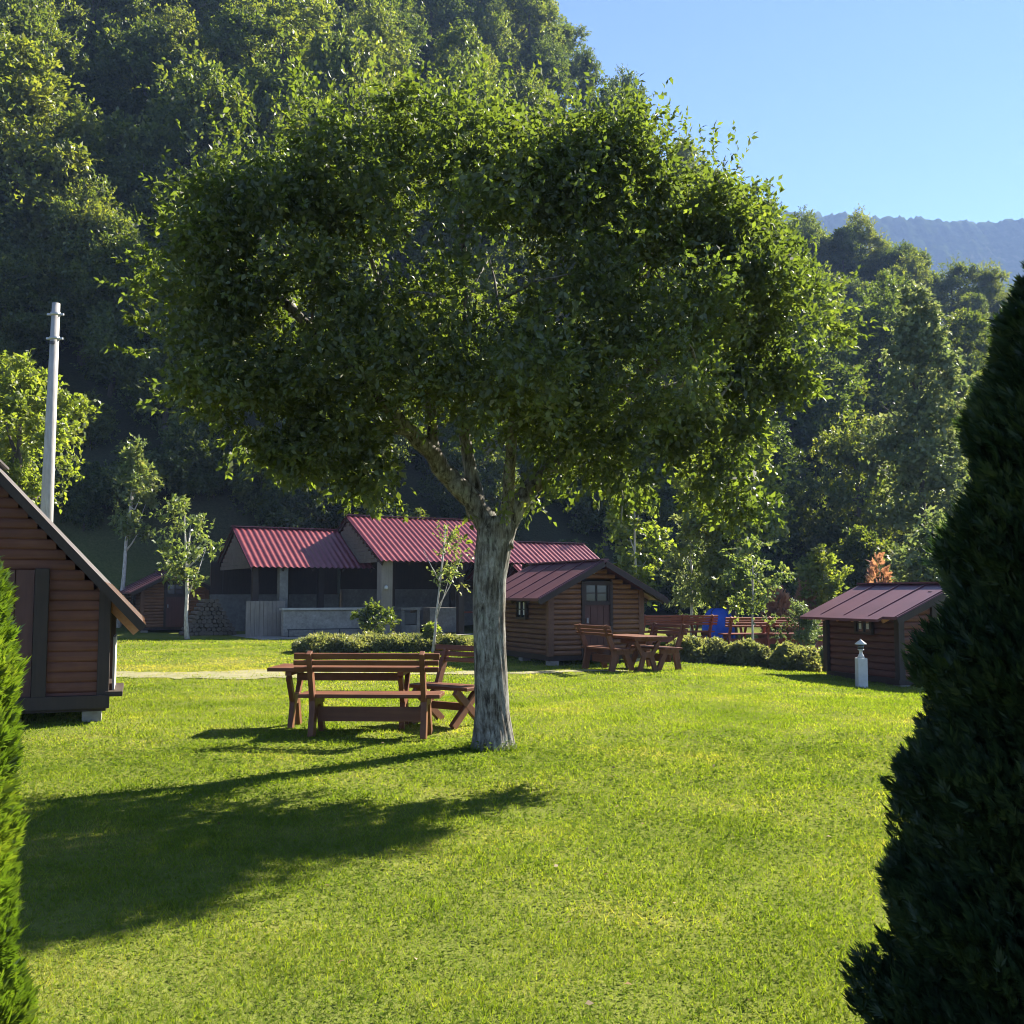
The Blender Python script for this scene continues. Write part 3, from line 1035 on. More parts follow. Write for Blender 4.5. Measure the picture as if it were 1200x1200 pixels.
def make_cabin(name, label, loc, rz, w=2.4, L=3.2, zf=.20, h=1.72, slope=.52, ov=.45, fo=.45, bo=.25, logs='log', side='log_y', roof='roof_brown', door=True, notch=False, side_window=True, group=None, ribs=.8, row=.115, bulge=.07, rt=.055, fas=.12, raf=.09):
    ridge = h + slope * w / 2
    t = thing(name, label, 'cabin', loc, rz, group)
    dw = .40
    mb = MB()
    hole = (-dw, dw, zf, 1.86) if door else None
    gable_logs(mb, w - .16, zf, h - .1, ridge - .1, 0, L, row, bulge, hole=hole)
    mb.build('wall', M[logs], t)
    mb = MB()
    gable_logs(mb, w - .16, zf, h - .1, ridge - .1, L, L, row, bulge, out=1)
    mb.build('wall', M[logs], t)
    for s in (-1, 1):
        mb = MB()
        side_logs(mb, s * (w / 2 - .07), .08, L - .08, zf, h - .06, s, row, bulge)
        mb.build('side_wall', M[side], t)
    for sx in (-1, 1):
        for y in (0, L):
            mb = MB(); mb.box((sx * (w / 2 - .03), y, (zf + h - .05) / 2 + .0), (.14, .14, h - .05 - zf + .02)); mb.build('corner_post', M['dark_wood'] if logs != 'log' else M[side], t, .008)
    for sx in (-1, 1):
        for y in (.12, L / 2, L - .12):
            mb = MB(); mb.box((sx * (w / 2 - .15), y, zf / 2 - .08), (.22, .22, zf + .14))
            mb.build('foundation_block', M['concrete'], t)
    mb = MB(); mb.box((0, L / 2, zf - .05), (w + .02, L + .02, .12)); mb.build('floor_beam', M['dark_wood'], t)
    mb = MB()
    y0, y1 = -fo, L + bo
    roof_slab(mb, w, ov, y0, y1, ridge, slope, rt, ribs, ribs or .4)
    mb.box((0, (y0 + y1) / 2, ridge + .012), (.20, y1 - y0 + .02, .035))
    rf = mb.build('roof', M[roof], t)
    for s in (-1, 1):
        x = s * (w / 2 + ov)
        mb = MB()
        mb.bar((s * .015, y0 - .014, ridge - rt / 2 - fas / 2), (x, y0 - .014, ridge - rt / 2 - fas / 2 - slope * (w / 2 + ov)), .024, fas)
        mb.build('bargeboard', M['dark_wood'], rf)
        for k in range(6):
            y = y0 + (.12 if logs == 'log' else .5) + (y1 - y0 - (.24 if logs == 'log' else .62)) * k / 5
            xa = w / 2 - .12
            mb = MB()
            mb.bar((s * xa, y, ridge - rt - .01 - raf / 2 - slope * xa), (s * (w / 2 + ov - .04), y, ridge - rt - .01 - raf / 2 - slope * (w / 2 + ov - .04)), .05, raf)
            mb.build('rafter', M['dark_wood'] if logs == 'log' else M['orange_wood'], rf)
    if door:
        mb = MB(); mb.box((0, -.02, (zf + 1.33) / 2), (dw * 2 - .14, .05, 1.33 - zf))
        for k in range(4):
            mb.box((-.25 + .167 * k, -.05, (zf + 1.31) / 2), (.155, .014, 1.28 - zf))
        d = mb.build('door', M['door_wood'], t)
        mb = MB(); mb.box((-.26, -.08, .98), (.025, .05, .12)); mb.build('handle', M['grey_metal'], d)
        mb = MB()
        for s in (-1, 1): mb.box((s * (dw - .035), -.045, (zf + 1.86) / 2), (.075, .10, 1.86 - zf))
        mb.box((0, -.045, 1.84), (dw * 2 - .15, .10, .07)); mb.box((0, -.045, 1.36), (dw * 2 - .15, .09, .06))
        mb.build('door_frame', M['dark_wood'], t)
        window_part(t, (0, -.02, 1.60), .60, .40, 'x', M['dark_wood'], False)
    if side_window:
        window_part(t, (-w / 2 - .03, L * .42, 1.22), .5, .42, 'y', M['dark_wood'], True)
    if notch:
        pass
    return t


c1 = P(643, 782, 23.0)
cabA = make_cabin('log_cabin', 'small log cabin with brown roof and dark half glazed door right of the big trunk', (c1.x + 1.2 * math.cos(R(24)), 23.0 + 1.2 * math.sin(R(24)), 0.0), R(24))
# small lamp over the gable door
mb = MB(); mb.lathe([(0, .0), (.05, .01), (.06, .05), (.045, .09), (0, .10)], 12, (-.12, -.09, 2.03)); mb.build('porch_lamp', M['white_paint'], cabA)

c2 = P(1054, 800, 20.2)
w2 = 2.3
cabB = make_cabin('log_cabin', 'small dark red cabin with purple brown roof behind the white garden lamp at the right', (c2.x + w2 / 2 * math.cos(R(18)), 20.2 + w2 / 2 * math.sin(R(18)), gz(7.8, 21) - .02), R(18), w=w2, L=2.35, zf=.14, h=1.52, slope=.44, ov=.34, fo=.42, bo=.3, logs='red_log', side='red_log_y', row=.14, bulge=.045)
# the eave drops lower over the rear part of the left side
sl = .44; rg = 1.52 + sl * w2 / 2
mb = MB()
xa, xb = -(w2 / 2 + .335), -(w2 / 2 + .47)
mb.prism([(xa, .0, rg + sl * xa + .002), (xb, .0, rg + sl * xb + .002), (xb, .0, rg + sl * xb - .05), (xa, .0, rg + sl * xa - .05)], (0, 2.64, 0))
mb.build('eave_extension', M['roof_brown'], cabB)

# the steep roofed hut at the left edge
tipw = P(168, 735, 12.6)
rz3 = R(20)


def local_to(tip, s, f):
    return Vector((tip.x - math.cos(rz3) * s - math.sin(rz3) * f, tip.y - math.sin(rz3) * s + math.cos(rz3) * f, 0))


w3 = 3.4; ov3 = .42; fo3 = .38
o3 = local_to(tipw, w3 / 2 + ov3, fo3)
sl3 = 1.08
h3 = tipw.z + .05 + sl3 * ov3
cabC = make_cabin('log_cabin', 'steep roofed dark red hut at the left edge close to the camera', (o3.x, o3.y, 0), rz3, w=w3, L=3.6, zf=.26, h=h3, slope=sl3, ov=ov3, fo=fo3, bo=.3, logs='red_log', side='red_log_y', roof='roof_dark', door=False, side_window=False, ribs=.0, row=.125, bulge=.022, rt=.03, fas=.10, raf=.2)
for x in (-.95, .95):
    mb = MB(); mb.box((x, -.075, (.30 + 1.9) / 2), (.16, .07, 1.6))
    mb.build('door_post', M['dark_wood'], cabC, .006)
mb = MB()
for k in range(8): mb.box((-.76 + .217 * k, -.04, 1.1), (.205, .05, 1.56))
mb.build('door', M['door_wood'], cabC)
mb = MB(); mb.box((0, -.06, .27), (3.5, .12, .16)); mb.build('sill_beam', M['dark_wood'], cabC, .006)
mb = MB(); mb.box((w3 / 2 + .10, .55, .36), (.20, 1.3, .06)); mb.build('side_ledge', M['dark_wood'], cabC, .005)
mb = MB()
for i in range(4): mb.box((w3 / 2 + .085, .25 + .26 * i, .72), (.03, .245, .66))
mb.build('side_board', M['grey_board'], cabC, .004)

dup(cabC, (-16.35, 30.5, gz(-16, 31)), R(22), 'dim hut roof just showing behind the eave of the nearest left hut', scale=.9)
cS = dup(cabA, on_ground(205, 38.5), R(30), 'shaded cabin with red roof and white curtained window behind the small forked tree')


# ================================================================== PAVILION
def pavilion():
    O = P(272, 695, 37.0)
    z0 = gz(-8, 36)
    t = thing('picnic_pavilion', 'long open pavilion with three red corrugated roofs at the foot of the wooded hill', 'pavilion', (O.x, 37.0, z0), R(30))
    # local: x along the ridge, -y towards the lawn

    def corr(mb, u0, u1, vr, run, zr, ze, s, per=.21, amp=.046):
        n = max(2, int((u1 - u0) / per)); per = (u1 - u0) / n
        prof = []
        for i in range(n * 8 + 1):
            prof.append((u0 + per * i / 8, amp * (.5 - .5 * math.cos(2 * math.pi * i / 8))))
        vs, fs = [], []
        for (u, dz) in prof:
            vs.append((u, -vr, zr + dz)); vs.append((u, -(vr + s * run), ze + dz))
        m = len(vs)
        for (u, dz) in prof:
            vs.append((u, -vr, zr + dz - .008)); vs.append((u, -(vr + s * run), ze + dz - .008))
        for i in range(len(prof) - 1):
            fs.append((2 * i, 2 * i + 1, 2 * i + 3, 2 * i + 2))
            fs.append((m + 2 * i, m + 2 * i + 2, m + 2 * i + 3, m + 2 * i + 1))
        mb.add(vs, fs, True)

    secs = [(0.0, 4.35, 0.0, 2.55, 3.86, 2.36), (3.95, 10.15, 1.0, 3.45, 4.36, 2.58), (10.1, 14.5, 1.0, 2.9, 3.55, 1.95)]
    for i, (u0, u1, vr, run, zr, ze) in enumerate(secs):
        mb = MB()
        corr(mb, u0 - .05, u1 + .1, vr, run, zr, ze, 1)
        corr(mb, u0 - .05, u1 + .1, vr, run * .95, zr, zr - (zr - ze) * .95, -1)
        mb.box(((u0 + u1) / 2, -vr, zr + .045), (u1 - u0 + .16, .22, .03))
        rf = mb.build('roof', M['roof_red'], t)
        mb = MB()
        sl = (zr - ze) / run
        for u in (u0 + .02, u1 - .02):
            for s in (1, -1):
                rr = run if s > 0 else run * .95
                mb.bar((u, -vr - s * .02, zr - .10), (u, -(vr + s * rr) + s * .03, zr - sl * rr - .08), .05, .15)
        k = int((u1 - u0) / 1.0)
        for j in range(1, k):
            u = u0 + (u1 - u0) * j / k
            mb.bar((u, -vr - .02, zr - .10), (u, -(vr + run) + .05, ze - .07), .07, .12)
        mb.box(((u0 + u1) / 2, -(vr + run - .55), ze + sl * .55 - .22), (u1 - u0 - .1, .14, .16))
        mb.box(((u0 + u1) / 2, -(vr - run * .85), zr - sl * run * .85 - .22), (u1 - u0 - .1, .14, .16))
        mb.build('rafter', M['dark_wood'], rf)
    # boarded gable on the left end and the higher gable in the middle
    def gable(u, vr, run, zr, ze, mat):
        mb = MB()
        sl = (zr - ze) / run
        z = ze - .02
        while z < zr - .2:
            hw = (zr - .18 - z - .14) / sl
            if hw > .1:
                mb.box((u, -vr, z + .07), (.03, 2 * hw, .134))
            z += .14
        return mb.build('gable', mat, t)
    gable(.06, 0, 2.55, 3.86, 2.36, M['old_wood'])
    gable(4.0, 1.0, 3.45, 4.36, 2.58, M['old_wood'])
    gable(14.42, 1.0, 2.9, 3.55, 1.95, M['old_wood'])
    mb = MB(); mb.box((7.2, -1.2, -.06), (14.8, 6.6, .16)); mb.build('floor', M['concrete'], t)
    # columns
    for (u, v, sx, h, m) in [(.25, 2.0, .22, 2.4, 'dark_wood'), (1.15, 2.25, .30, 2.45, 'plaster'), (4.25, 3.95, .42, 2.62, 'pale_plank'), (7.2, 3.95, .22, 2.6, 'dark_wood'), (10.0, 3.95, .26, 2.6, 'dark_wood'), (14.2, 3.3, .2, 2.1, 'dark_wood'),
                             (.25, -2.0, .2, 2.4, 'dark_wood'), (2.3, -1.1, .22, 2.6, 'dark_wood'), (3.1, .6, .22, 3.2, 'dark_wood'), (6.0, .5, .2, 3.6, 'dark_wood'), (8.6, .5, .2, 3.6, 'dark_wood'), (12.2, .4, .2, 3.0, 'dark_wood')]:
        mb = MB(); mb.box((u, -v, h / 2 + .02), (sx, sx, h)); mb.build('column', M[m], t, .012)
    # lamp on the pale column
    mb = MB(); mb.lathe([(0, 0), (.06, .0), (.07, .06), (.05, .12), (0, .14)], 10, (4.2, -4.2, 1.62)); mb.build('wall_lamp', M['white_paint'], t)
    # back wall of whitewashed rubble, low front wall with a ledge, boarded panel
    mb = MB(); mb.box((2.2, 1.9, .72), (5.0, .3, 1.44)); mb.box((9.6, 1.75, .85), (9.6, .3, 1.6)); mb.build('back_wall', M['plaster'], t)
    mb = MB(); mb.box((2.2, 1.98, 2.05), (5.0, .06, 1.2)); mb.box((9.6, 1.84, 2.2), (9.6, .06, 1.1)); mb.build('added_dark_boards', M['dark_wood'], t)  # dark boards added behind the bays so the interior looks shaded
    mb = MB(); mb.box((2.35, -3.05, .47), (2.9, .26, .86)); mb.build('low_wall', M['concrete'], t, .02)
    mb = MB(); mb.box((2.35, -3.05, .945), (3.0, .40, .08)); mb.build('counter_top', M['grey_board'], t, .01)
    mb = MB(); mb.bar((1.0, -3.32, .26), (3.75, -3.32, .26), .035, .035)
    for u in (1.05, 1.95, 2.85, 3.7): mb.bar((u, -3.32, .26), (u, -3.32, -.06), .03, .03)
    mb.build('foot_rail', M['black_metal'], t)
    mb = MB()
    for k in range(9): mb.box((-.02 + .15 * k - .1, -2.55, .62), (.14, .05, 1.2))
    mb.build('board_panel', M['pale_plank'], t)
    mb = MB()
    for k in range(9):
        for j in range(11 - k):
            r_ = random.uniform(.065, .088)
            u_ = -1.75 + .165 * (j + k * .5) + random.uniform(-.012, .012)
            mb.tube([(u_, -.9 + random.uniform(-.05, .05), .09 + .14 * k), (u_, .1, .09 + .14 * k)], [r_, r_], 8)
    mb.build('firewood_stack', M['old_wood'], t)
    # stove, sink and a counter in the middle bay
    mb = MB()
    mb.box((5.15, -3.2, .45), (.12, .6, .85)); mb.box((5.75, -3.2, .45), (.12, .6, .85)); mb.box((5.45, -3.2, .93), (.8, .66, .1)); mb.box((5.45, -3.2, .20), (.5, .58, .3))
    mb.build('fireplace', M['plaster'], t)
    mb = MB(); mb.box((5.45, -3.46, .58), (.46, .03, .40)); mb.build('fireplace_mouth', M['black_metal'], t)
    mb = MB(); mb.box((7.0, -2.9, .5), (1.3, .6, .9)); mb.build('sink_block', M['plaster'], t)
    mb = MB(); mb.box((9.0, -1.5, .75), (2.2, .8, .06)); mb.box((8.2, -1.5, .36), (.1, .7, .72)); mb.box((9.8, -1.5, .36), (.1, .7, .72)); mb.build('inner_table', M['bench_red'], t)
    return t


pav = pavilion()

# ================================================================== SMALL THINGS
# concrete pole
pp = P(56, 615, 25)
t = thing('utility_pole', 'tall bare concrete utility pole rising behind the steep roofed hut', 'pole', (pp.x - .05, 25, gz(pp.x, 25)))
mb = MB(); H = P(59, 356, 25).z
mb.tube([(0, 0, -.2), (.02, 0, H * .5), (.06, 0, H)], [.185, .14, .095], 14); mb.build('shaft', M['pole'], t)
for zz in (H - .32, H - .93):
    mb = MB(); mb.lathe([(.10, 0), (.125, 0), (.125, .08), (.10, .08)], 14, (.055, 0, zz))
    mb.bar((-.15, 0, zz + .04), (.26, 0, zz + .04), .05, .05); mb.build('clamp', M['grey_metal'], t)
mb = MB(); mb.box((.05, -.12, H - 1.02), (.1, .08, .07)); mb.build('bracket', M['black_metal'], t)

# white garden lamp
lp = on_ground(1007, 19.3)
t = thing('garden_lamp', 'white stone garden lamp pillar with small lantern in front of the right cabin', 'lamp', lp)
mb = MB(); mb.box((0, 0, .26), (.185, .185, .58)); mb.build('pillar', M['white_paint'], t, .015)
mb = MB(); mb.lathe([(.0, .55), (.07, .55), (.05, .60), (.032, .63), (.03, .68), (.06, .70), (.06, .71), (0, .71)], 14); mb.build('neck', M['white_paint'], t)
mb = MB(); mb.lathe([(0, .71), (.05, .71), (.06, .75), (.05, .80), (0, .80)], 14); mb.build('lantern', M['glass'], t)
mb = MB(); mb.lathe([(0, .905), (.02, .88), (.105, .815), (.108, .80), (0, .80)], 14); mb.build('cap', M['white_paint'], t)

# blue tent
tp = on_ground(841, 33.5)
t = thing('dome_tent', 'small blue rounded tent between the red benches', 'tent', tp)
mb = MB()
vs, fs = [], []
nu, nv = 24, 10
for j in range(nv + 1):
    e = (math.pi / 2) * j / nv
    for i in range(nu):
        a = 2 * math.pi * i / nu
        r = max(math.cos(e), 0) ** .55 * .52 * (1 + .05 * abs(math.cos(a * 2)))
        vs.append((r * math.cos(a) * 1.0, r * math.sin(a), 1.0 * math.sin(e) ** .95))
for j in range(nv):
    for i in range(nu):
        a = j * nu + i; b = j * nu + (i + 1) % nu
        fs.append((a, b, b + nu, a + nu))
mb.add(vs, fs, True); mb.build('canopy', M['blue'], t)
mb = MB()
for ph in (0, math.pi / 2):
    pts = []
    for k in range(15):
        e = math.pi * k / 14
        r = abs(math.cos(e)) ** .55 * .525 * (1 if e < math.pi / 2 else -1)
        pts.append((r * math.cos(ph + .78), r * math.sin(ph + .78), 1.01 * abs(math.sin(e)) ** .95))
    mb.tube(pts, [.012] * 15, 6)
mb.build('tent_pole', M['black_metal'], t)


# ================================================================== HEDGES AND SHRUBS
def hedge(name, label, p0, p1, depth, h, seed, mat, n, group=None, L=.10, W=.06, cat='hedge', mound=.6):
    rng = np.random.default_rng(seed)
    p0, p1 = Vector(p0), Vector(p1)
    mid = (p0 + p1) / 2
    ln = (p1 - p0).length
    rz = math.atan2(p1.y - p0.y, p1.x - p0.x)
    t = thing(name, label, cat, (mid.x, mid.y, gz(mid.x, mid.y)), rz, group)
    u = rng.uniform(-.5, .5, n); a = rng.uniform(0, math.pi, n)
    q = rng.uniform(.55, 1, n) ** .5
    fn = field(rng, .55)
    base = np.stack([u * ln, np.zeros(n), np.zeros(n)], 1)
    bump = 1 + .14 * fn(base * np.array([1, 1, 1]) + a[:, None] * .3)
    endf = 1 - np.clip((np.abs(u) * ln - (ln / 2 - depth * .35)) / (depth * .35), 0, 1) ** 2 * .5
    ca, sa = np.cos(a), np.sin(a)
    pw = mound
    y = np.sign(ca) * np.abs(ca) ** pw * depth / 2 * q * bump * endf
    z = np.abs(sa) ** pw * h * q * bump * endf
    st = np.stack([u * ln, y, z], 1)
    dr = np.stack([rng.normal(size=n) * .5, ca * .7 + rng.normal(size=n) * .4, sa * .8 + .35 + rng.normal(size=n) * .3], 1)
    tl = rng.uniform(.06, .2, n)
    A = twig_leaves(rng, st - nrmz(dr) * tl[:, None] * .6, dr, tl, 6, L, W, droop=.0)
    leaf_obj('foliage', (*A, .5 + .2 * np.repeat(fn(st * 1.4), 6) + rng.normal(size=len(A[0])) * .15), mat, t)
    mb = MB()
    for k in range(max(3, int(ln * 2))):
        x = -ln / 2 + ln * (k + .5) / max(3, int(ln * 2))
        mb.tube([(x, 0, -.05), (x + .05, .03, h * .5), (x - .05, -.05, h * .8)], [.02, .015, .006], 5)
    mb.build('stem', M['bark_dark'], t)
    return t


GH = 'low hedge clumps at the far edge of the lawn'
hedge('low_hedge', 'longest low grey green hedge clump, right beside the small picnic set', on_ground(782, 24.6), on_ground(852, 24.9), 1.0, .46, 1, G['hedge'], 3000, GH, mound=.7)
hedge('low_hedge', 'squat hedge clump in front of the thin sapling', on_ground(850, 24.4), on_ground(898, 24.4), 1.1, .46, 2, G['hedge'], 2600, GH, mound=.7)
hedge('low_hedge', 'sunlit rounded hedge clump below the grey green bush', on_ground(903, 23.8), on_ground(956, 23.6), 1.1, .52, 3, G['hedge'], 2800, GH, mound=.7)
hedge('low_hedge', 'shaded hedge clump touching the small dark cabin', on_ground(962, 24.4), on_ground(984, 24.4), .9, .5, 4, G['grey'], 1300, GH, mound=.7)
hedge('flower_bed_hedge', 'long flat topped low hedge in front of the open pavilion', on_ground(346, 27.5), on_ground(552, 28.6), 1.6, .35, 5, G['hedge'], 8000, L=.10, W=.04, mound=.6)


def spray_conifer(name, label, loc, prof, mat, seed, n, L=.085, W=.014, cat='conifer', fan=11, group=None, inner=True, tilt=.75, bark='bark_dark'):
    """columnar conifer: flat upright sprays over a profile of (z, radius)"""
    rng = np.random.default_rng(seed)
    t = thing(name, label, cat, loc, 0, group)
    zs = np.array([p[0] for p in prof]); rs = np.array([p[1] for p in prof])
    cz = np.linspace(zs[0], zs[-1], 200)
    wgt = np.interp(cz, zs, rs) + .02
    z = rng.choice(cz, n, p=wgt / wgt.sum()) + rng.uniform(-.01, .01, n)
    a = rng.uniform(0, 2 * np.pi, n)
    fn = field(rng, .5)
    r = np.interp(z, zs, rs)
    pt = np.stack([r * np.cos(a), r * np.sin(a), z], 1)
    rr = r * (1 + .10 * fn(pt * 1.6)) * rng.uniform(.72, 1.04, n) ** .8
    st = np.stack([rr * np.cos(a), rr * np.sin(a), z], 1)
    ow = np.stack([np.cos(a), np.sin(a), np.zeros(n)], 1)
    up = np.array([0, 0, 1.])
    ax = nrmz(ow * (1 - tilt * .5) + up * tilt + rng.normal(size=(n, 3)) * .22)
    # each spray is a flat fan lying in a plane that holds the axis and a random side
    sd_ = nrmz(np.cross(ax, rng.normal(size=(n, 3)) * .6 + np.cross(ow, up)))
    k = np.arange(fan)
    ang = (k / (fan - 1) - .5) * 1.9
    base = (k % 2) * 0 + np.abs(k - (fan - 1) / 2) / ((fan - 1) / 2)
    sc = rng.uniform(.7, 1.3, (n, 1)) * np.where(rng.uniform(0, 1, (n, 1)) < .05, 1.4, 1)
    pos = st[:, None, :] + ax[:, None, :] * ((1 - base)[None, :] * L * .75 * sc)[..., None]
    dx = ax[:, None, :] * np.cos(ang)[None, :, None] + sd_[:, None, :] * np.sin(ang)[None, :, None]
    nr = np.cross(ax, sd_)[:, None, :] + rng.normal(size=(n, fan, 3)) * .35
    LL = (L * sc * (1 - .35 * base)[None, :] * rng.uniform(.7, 1.2, (n, fan))).ravel()
    tint = np.repeat(.5 + .2 * fn(st * 2.2), fan) + rng.normal(size=n * fan) * .15
    A = (pos.reshape(-1, 3), dx.reshape(-1, 3), nr.reshape(-1, 3), LL, W * np.repeat(sc.ravel(), fan), tint)
    if inner:
        m = n // 3
        zi = rng.choice(cz, m, p=wgt / wgt.sum()); ai = rng.uniform(0, 6.28, m)
        ri = np.interp(zi, zs, rs) * rng.uniform(.35, .75, m)
        pi_ = np.stack([ri * np.cos(ai), ri * np.sin(ai), zi - L], 1)
        A = cat_arrays(A, (pi_, np.stack([np.cos(ai) * .4, np.sin(ai) * .4, np.ones(m)], 1) + rng.normal(size=(m, 3)) * .3, np.stack([np.cos(ai), np.sin(ai), np.zeros(m)], 1) + rng.normal(size=(m, 3)) * .4, np.full(m, L * 3), np.full(m, L * 1.3), np.full(m, .1)))
    leaf_obj('foliage', A, mat, t)
    mb = MB(); mb.tube([(0, 0, -.1), (0, 0, zs[-1] * .5), (0, 0, zs[-1] * .95)], [rs[0] * .09 + .015, rs[0] * .06 + .01, .006], 8)
    mb.build('trunk', M[bark], t)
    return t


DR = 3.4
xr = (1275 - 600) / 1200 * DR
pr = [(0.02, .60), (.17, .665), (.5, .635), (.88, .56), (1.16, .51), (1.44, .455), (1.87, .375), (2.29, .29), (2.5, .225), (2.75, .11), (2.95, .01)]
spray_conifer('thuja', 'large dark shaded conifer filling the right foreground', (xr, DR, gz(xr, DR)), pr, G['thuja_shade_tint'], 31, 46000, .036, .0062)
DL = 3.2
xl = (-75 - 600) / 1200 * DL
plf = [(.02, .25), (.25, .29), (.6, .245), (.9, .21), (1.2, .215), (1.45, .19), (1.65, .14), (1.8, .07), (1.9, .01)]
spray_conifer('thuja', 'bright sunlit conifer at the left edge of the foreground', (xl, DL, gz(xl, DL)), plf, G['thuja_sun_tint'], 32, 24000, .032, .0062)

# rusty dead conifers and bushes behind the hedge
GD = 'dried rusty conifers behind the hedge'
rp = [(.05, .3), (.4, .42), (.9, .36), (1.3, .22), (1.65, .02)]
spray_conifer('dried_conifer', 'rusty dead conifer standing behind the red benches', on_ground(911, 32.5), rp, G['rust'], 33, 700, .16, .035, group=GD, inner=False)
d0 = spray_conifer('dried_conifer', 'small rusty conifer tip between the bushy young tree and the cabin roof', on_ground(943, 33.5), rp, G['rust'], 34, 600, .16, .035, group=GD, inner=False)
d0.scale = (.75, .75, 1.08)
spray_conifer('dried_conifer', 'rusty conifer top showing above the ridge of the small dark cabin', on_ground(1031, 34), [(.1, .3), (1., .4), (1.9, .34), (2.3, .2), (2.75, .02)], G['rust'], 35, 330, .15, .03, group=GD, inner=False)

make_tree('bush', 'grey green feathery bush in front of the rusty conifer', 'bush', on_ground(936, 28.5), 1.5, .15, .72, G['grey'], M['bark_dark'], 51, 420, 10, .10, .04, .35, .03, 8, lam=.8)
make_tree('bush', 'dark leafy bush growing against the pale pavilion column', 'bush', on_ground(440, 32.2), 1.3, .1, .62, G['forest'], M['bark_dark'], 52, 420, 10, .11, .07, .3, .03, 8, lam=.8)
make_tree('bush', 'low green tuft at the foot of the thin forked young tree', 'bush', on_ground(506, 28.0), .75, .3, .28, G['lit'], M['bark_dark'], 53, 120, 10, .10, .05, .25, .02, 5, lam=.8)


# ================================================================== INDIVIDUAL TREES
def young(name, label, px, Y, top, bot, halfw, leaf, seed, trunk_px=None, **kw):
    """tree whose crown spans the photograph rows top..bot at distance Y"""
    loc = on_ground(px, Y)
    h = P(px, top, Y).z - loc.z
    c0 = P(px, bot, Y).z - loc.z
    rad = halfw * Y / 1200
    lean = (0, 0)
    if trunk_px is not None:
        l2 = on_ground(trunk_px, Y)
        lean = (loc.x - l2.x, 0); loc = l2
    return make_tree(name, label, 'tree', loc, h, max(.15, c0), rad, leaf, kw.pop('bark', M['bark_thin']), seed, lean=lean, **kw)


young('young_tree', 'slim pale trunked tree with upright crown right of the concrete pole', 153, 40, 512, 640, 34, G['pale'], 61, 140, ntw=420, nl=10, L=.17, W=.10, tl=.55, r0=.10, nlobes=9, lam=1., thr=-.4, conic=.4)
young('young_tree', 'small forked tree with white trunk and loose crown left of the pavilion', 213, 33.5, 574, 690, 47, G['pale'], 62, 221, ntw=290, nl=10, L=.15, W=.09, tl=.5, r0=.075, nlobes=9, lam=.9, thr=-.2, base=.25, forks=6)
young('young_tree', 'thin sparse young tree in front of the middle pavilion roof', 522, 27.5, 605, 695, 34, G['pale'], 63, 507, ntw=130, nl=9, L=.10, W=.06, tl=.45, r0=.045, nlobes=8, lam=.7, thr=-.1, base=.3, forks=6)
young('broadleaf_tree', 'sunlit yellow green tree top behind the left hut and the pole', 15, 29, 415, 600, 78, G['lit'], 64, None, ntw=1500, nl=11, L=.15, W=.09, tl=.55, r0=.16, nlobes=13, lam=1.1, bark=M['bark_dark'])
young('broadleaf_tree', 'tall yellow green sunlit tree behind the blue tent', 855, 34, 440, 722, 66, G['lit'], 65, 858, ntw=2300, nl=11, L=.17, W=.11, tl=.6, r0=.15, nlobes=16, lam=1.2, rl=(.42, .62), bark=M['bark_dark'])
young('broadleaf_tree', 'leafy sunlit sapling behind the right gable of the log cabin', 745, 29, 560, 705, 42, G['lit'], 66, None, ntw=420, nl=10, L=.15, W=.10, tl=.5, r0=.06, nlobes=10, lam=.9, thr=-.25)
young('young_tree', 'thin sapling with light leaves among the red benches', 884, 28.5, 625, 735, 44, G['pale'], 67, 880, ntw=230, nl=10, L=.13, W=.08, tl=.45, r0=.04, nlobes=9, lam=.8, thr=-.15)
young('young_tree', 'bushy round young tree left of the small dark cabin roof', 966, 33, 638, 715, 32, G['lit'], 68, None, ntw=420, nl=10, L=.15, W=.1, tl=.4, r0=.06, nlobes=9, lam=.8)
young('young_tree', 'leafy sapling behind the left side of the tall sunlit tree', 810, 36, 590, 735, 40, G['grey'], 69, None, ntw=420, nl=10, L=.16, W=.1, tl=.5, r0=.06, nlobes=10, lam=.9, thr=-.2)
young('broadleaf_tree', 'tall grey green tree with pale top behind the small dark cabin', 1085, 42, 338, 700, 66, G['grey'], 70, None, ntw=2900, nl=11, L=.2, W=.15, tl=.75, r0=.2, nlobes=18, lam=1.5, rl=(.4, .6), bark=M['bark_dark'], conic=.3)
young('broadleaf_tree', 'grey green leafy tree low behind the right cabin ridge', 1095, 33, 600, 720, 45, G['grey'], 71, None, ntw=500, nl=10, L=.17, W=.11, tl=.5, r0=.08, nlobes=10, lam=1., bark=M['bark_dark'])

# ================================================================== HILLSIDE WOOD
GW = 'trees of the wood on the hillside'
protos = []
specs = [(11.5, 1.0, 3.9, 3900, 11, .0), (12.5, .8, 3.6, 3900, 12, .15), (10.5, .7, 4.1, 3800, 10, .0), (13.0, 1.2, 3.4, 3800, 13, .3), (9.5, .6, 3.6, 3500, 10, .1)]
for i, (h, c0, rd, ntw, nlb, cn) in enumerate(specs):
    protos.append(make_tree('woodland_tree', 'leafy green tree in the dense wood covering the steep hillside', 'tree', (0, 0, 0), h, c0, rd, G['forest'], M['bark_dark'], 200 + i, ntw=ntw, nl=10, L=.22, W=.14, tl=1.0, r0=.22, nlobes=nlb, group=GW, lam=2.0, thr=-.4, conic=cn, up=.55, rl=(.40, .60)))


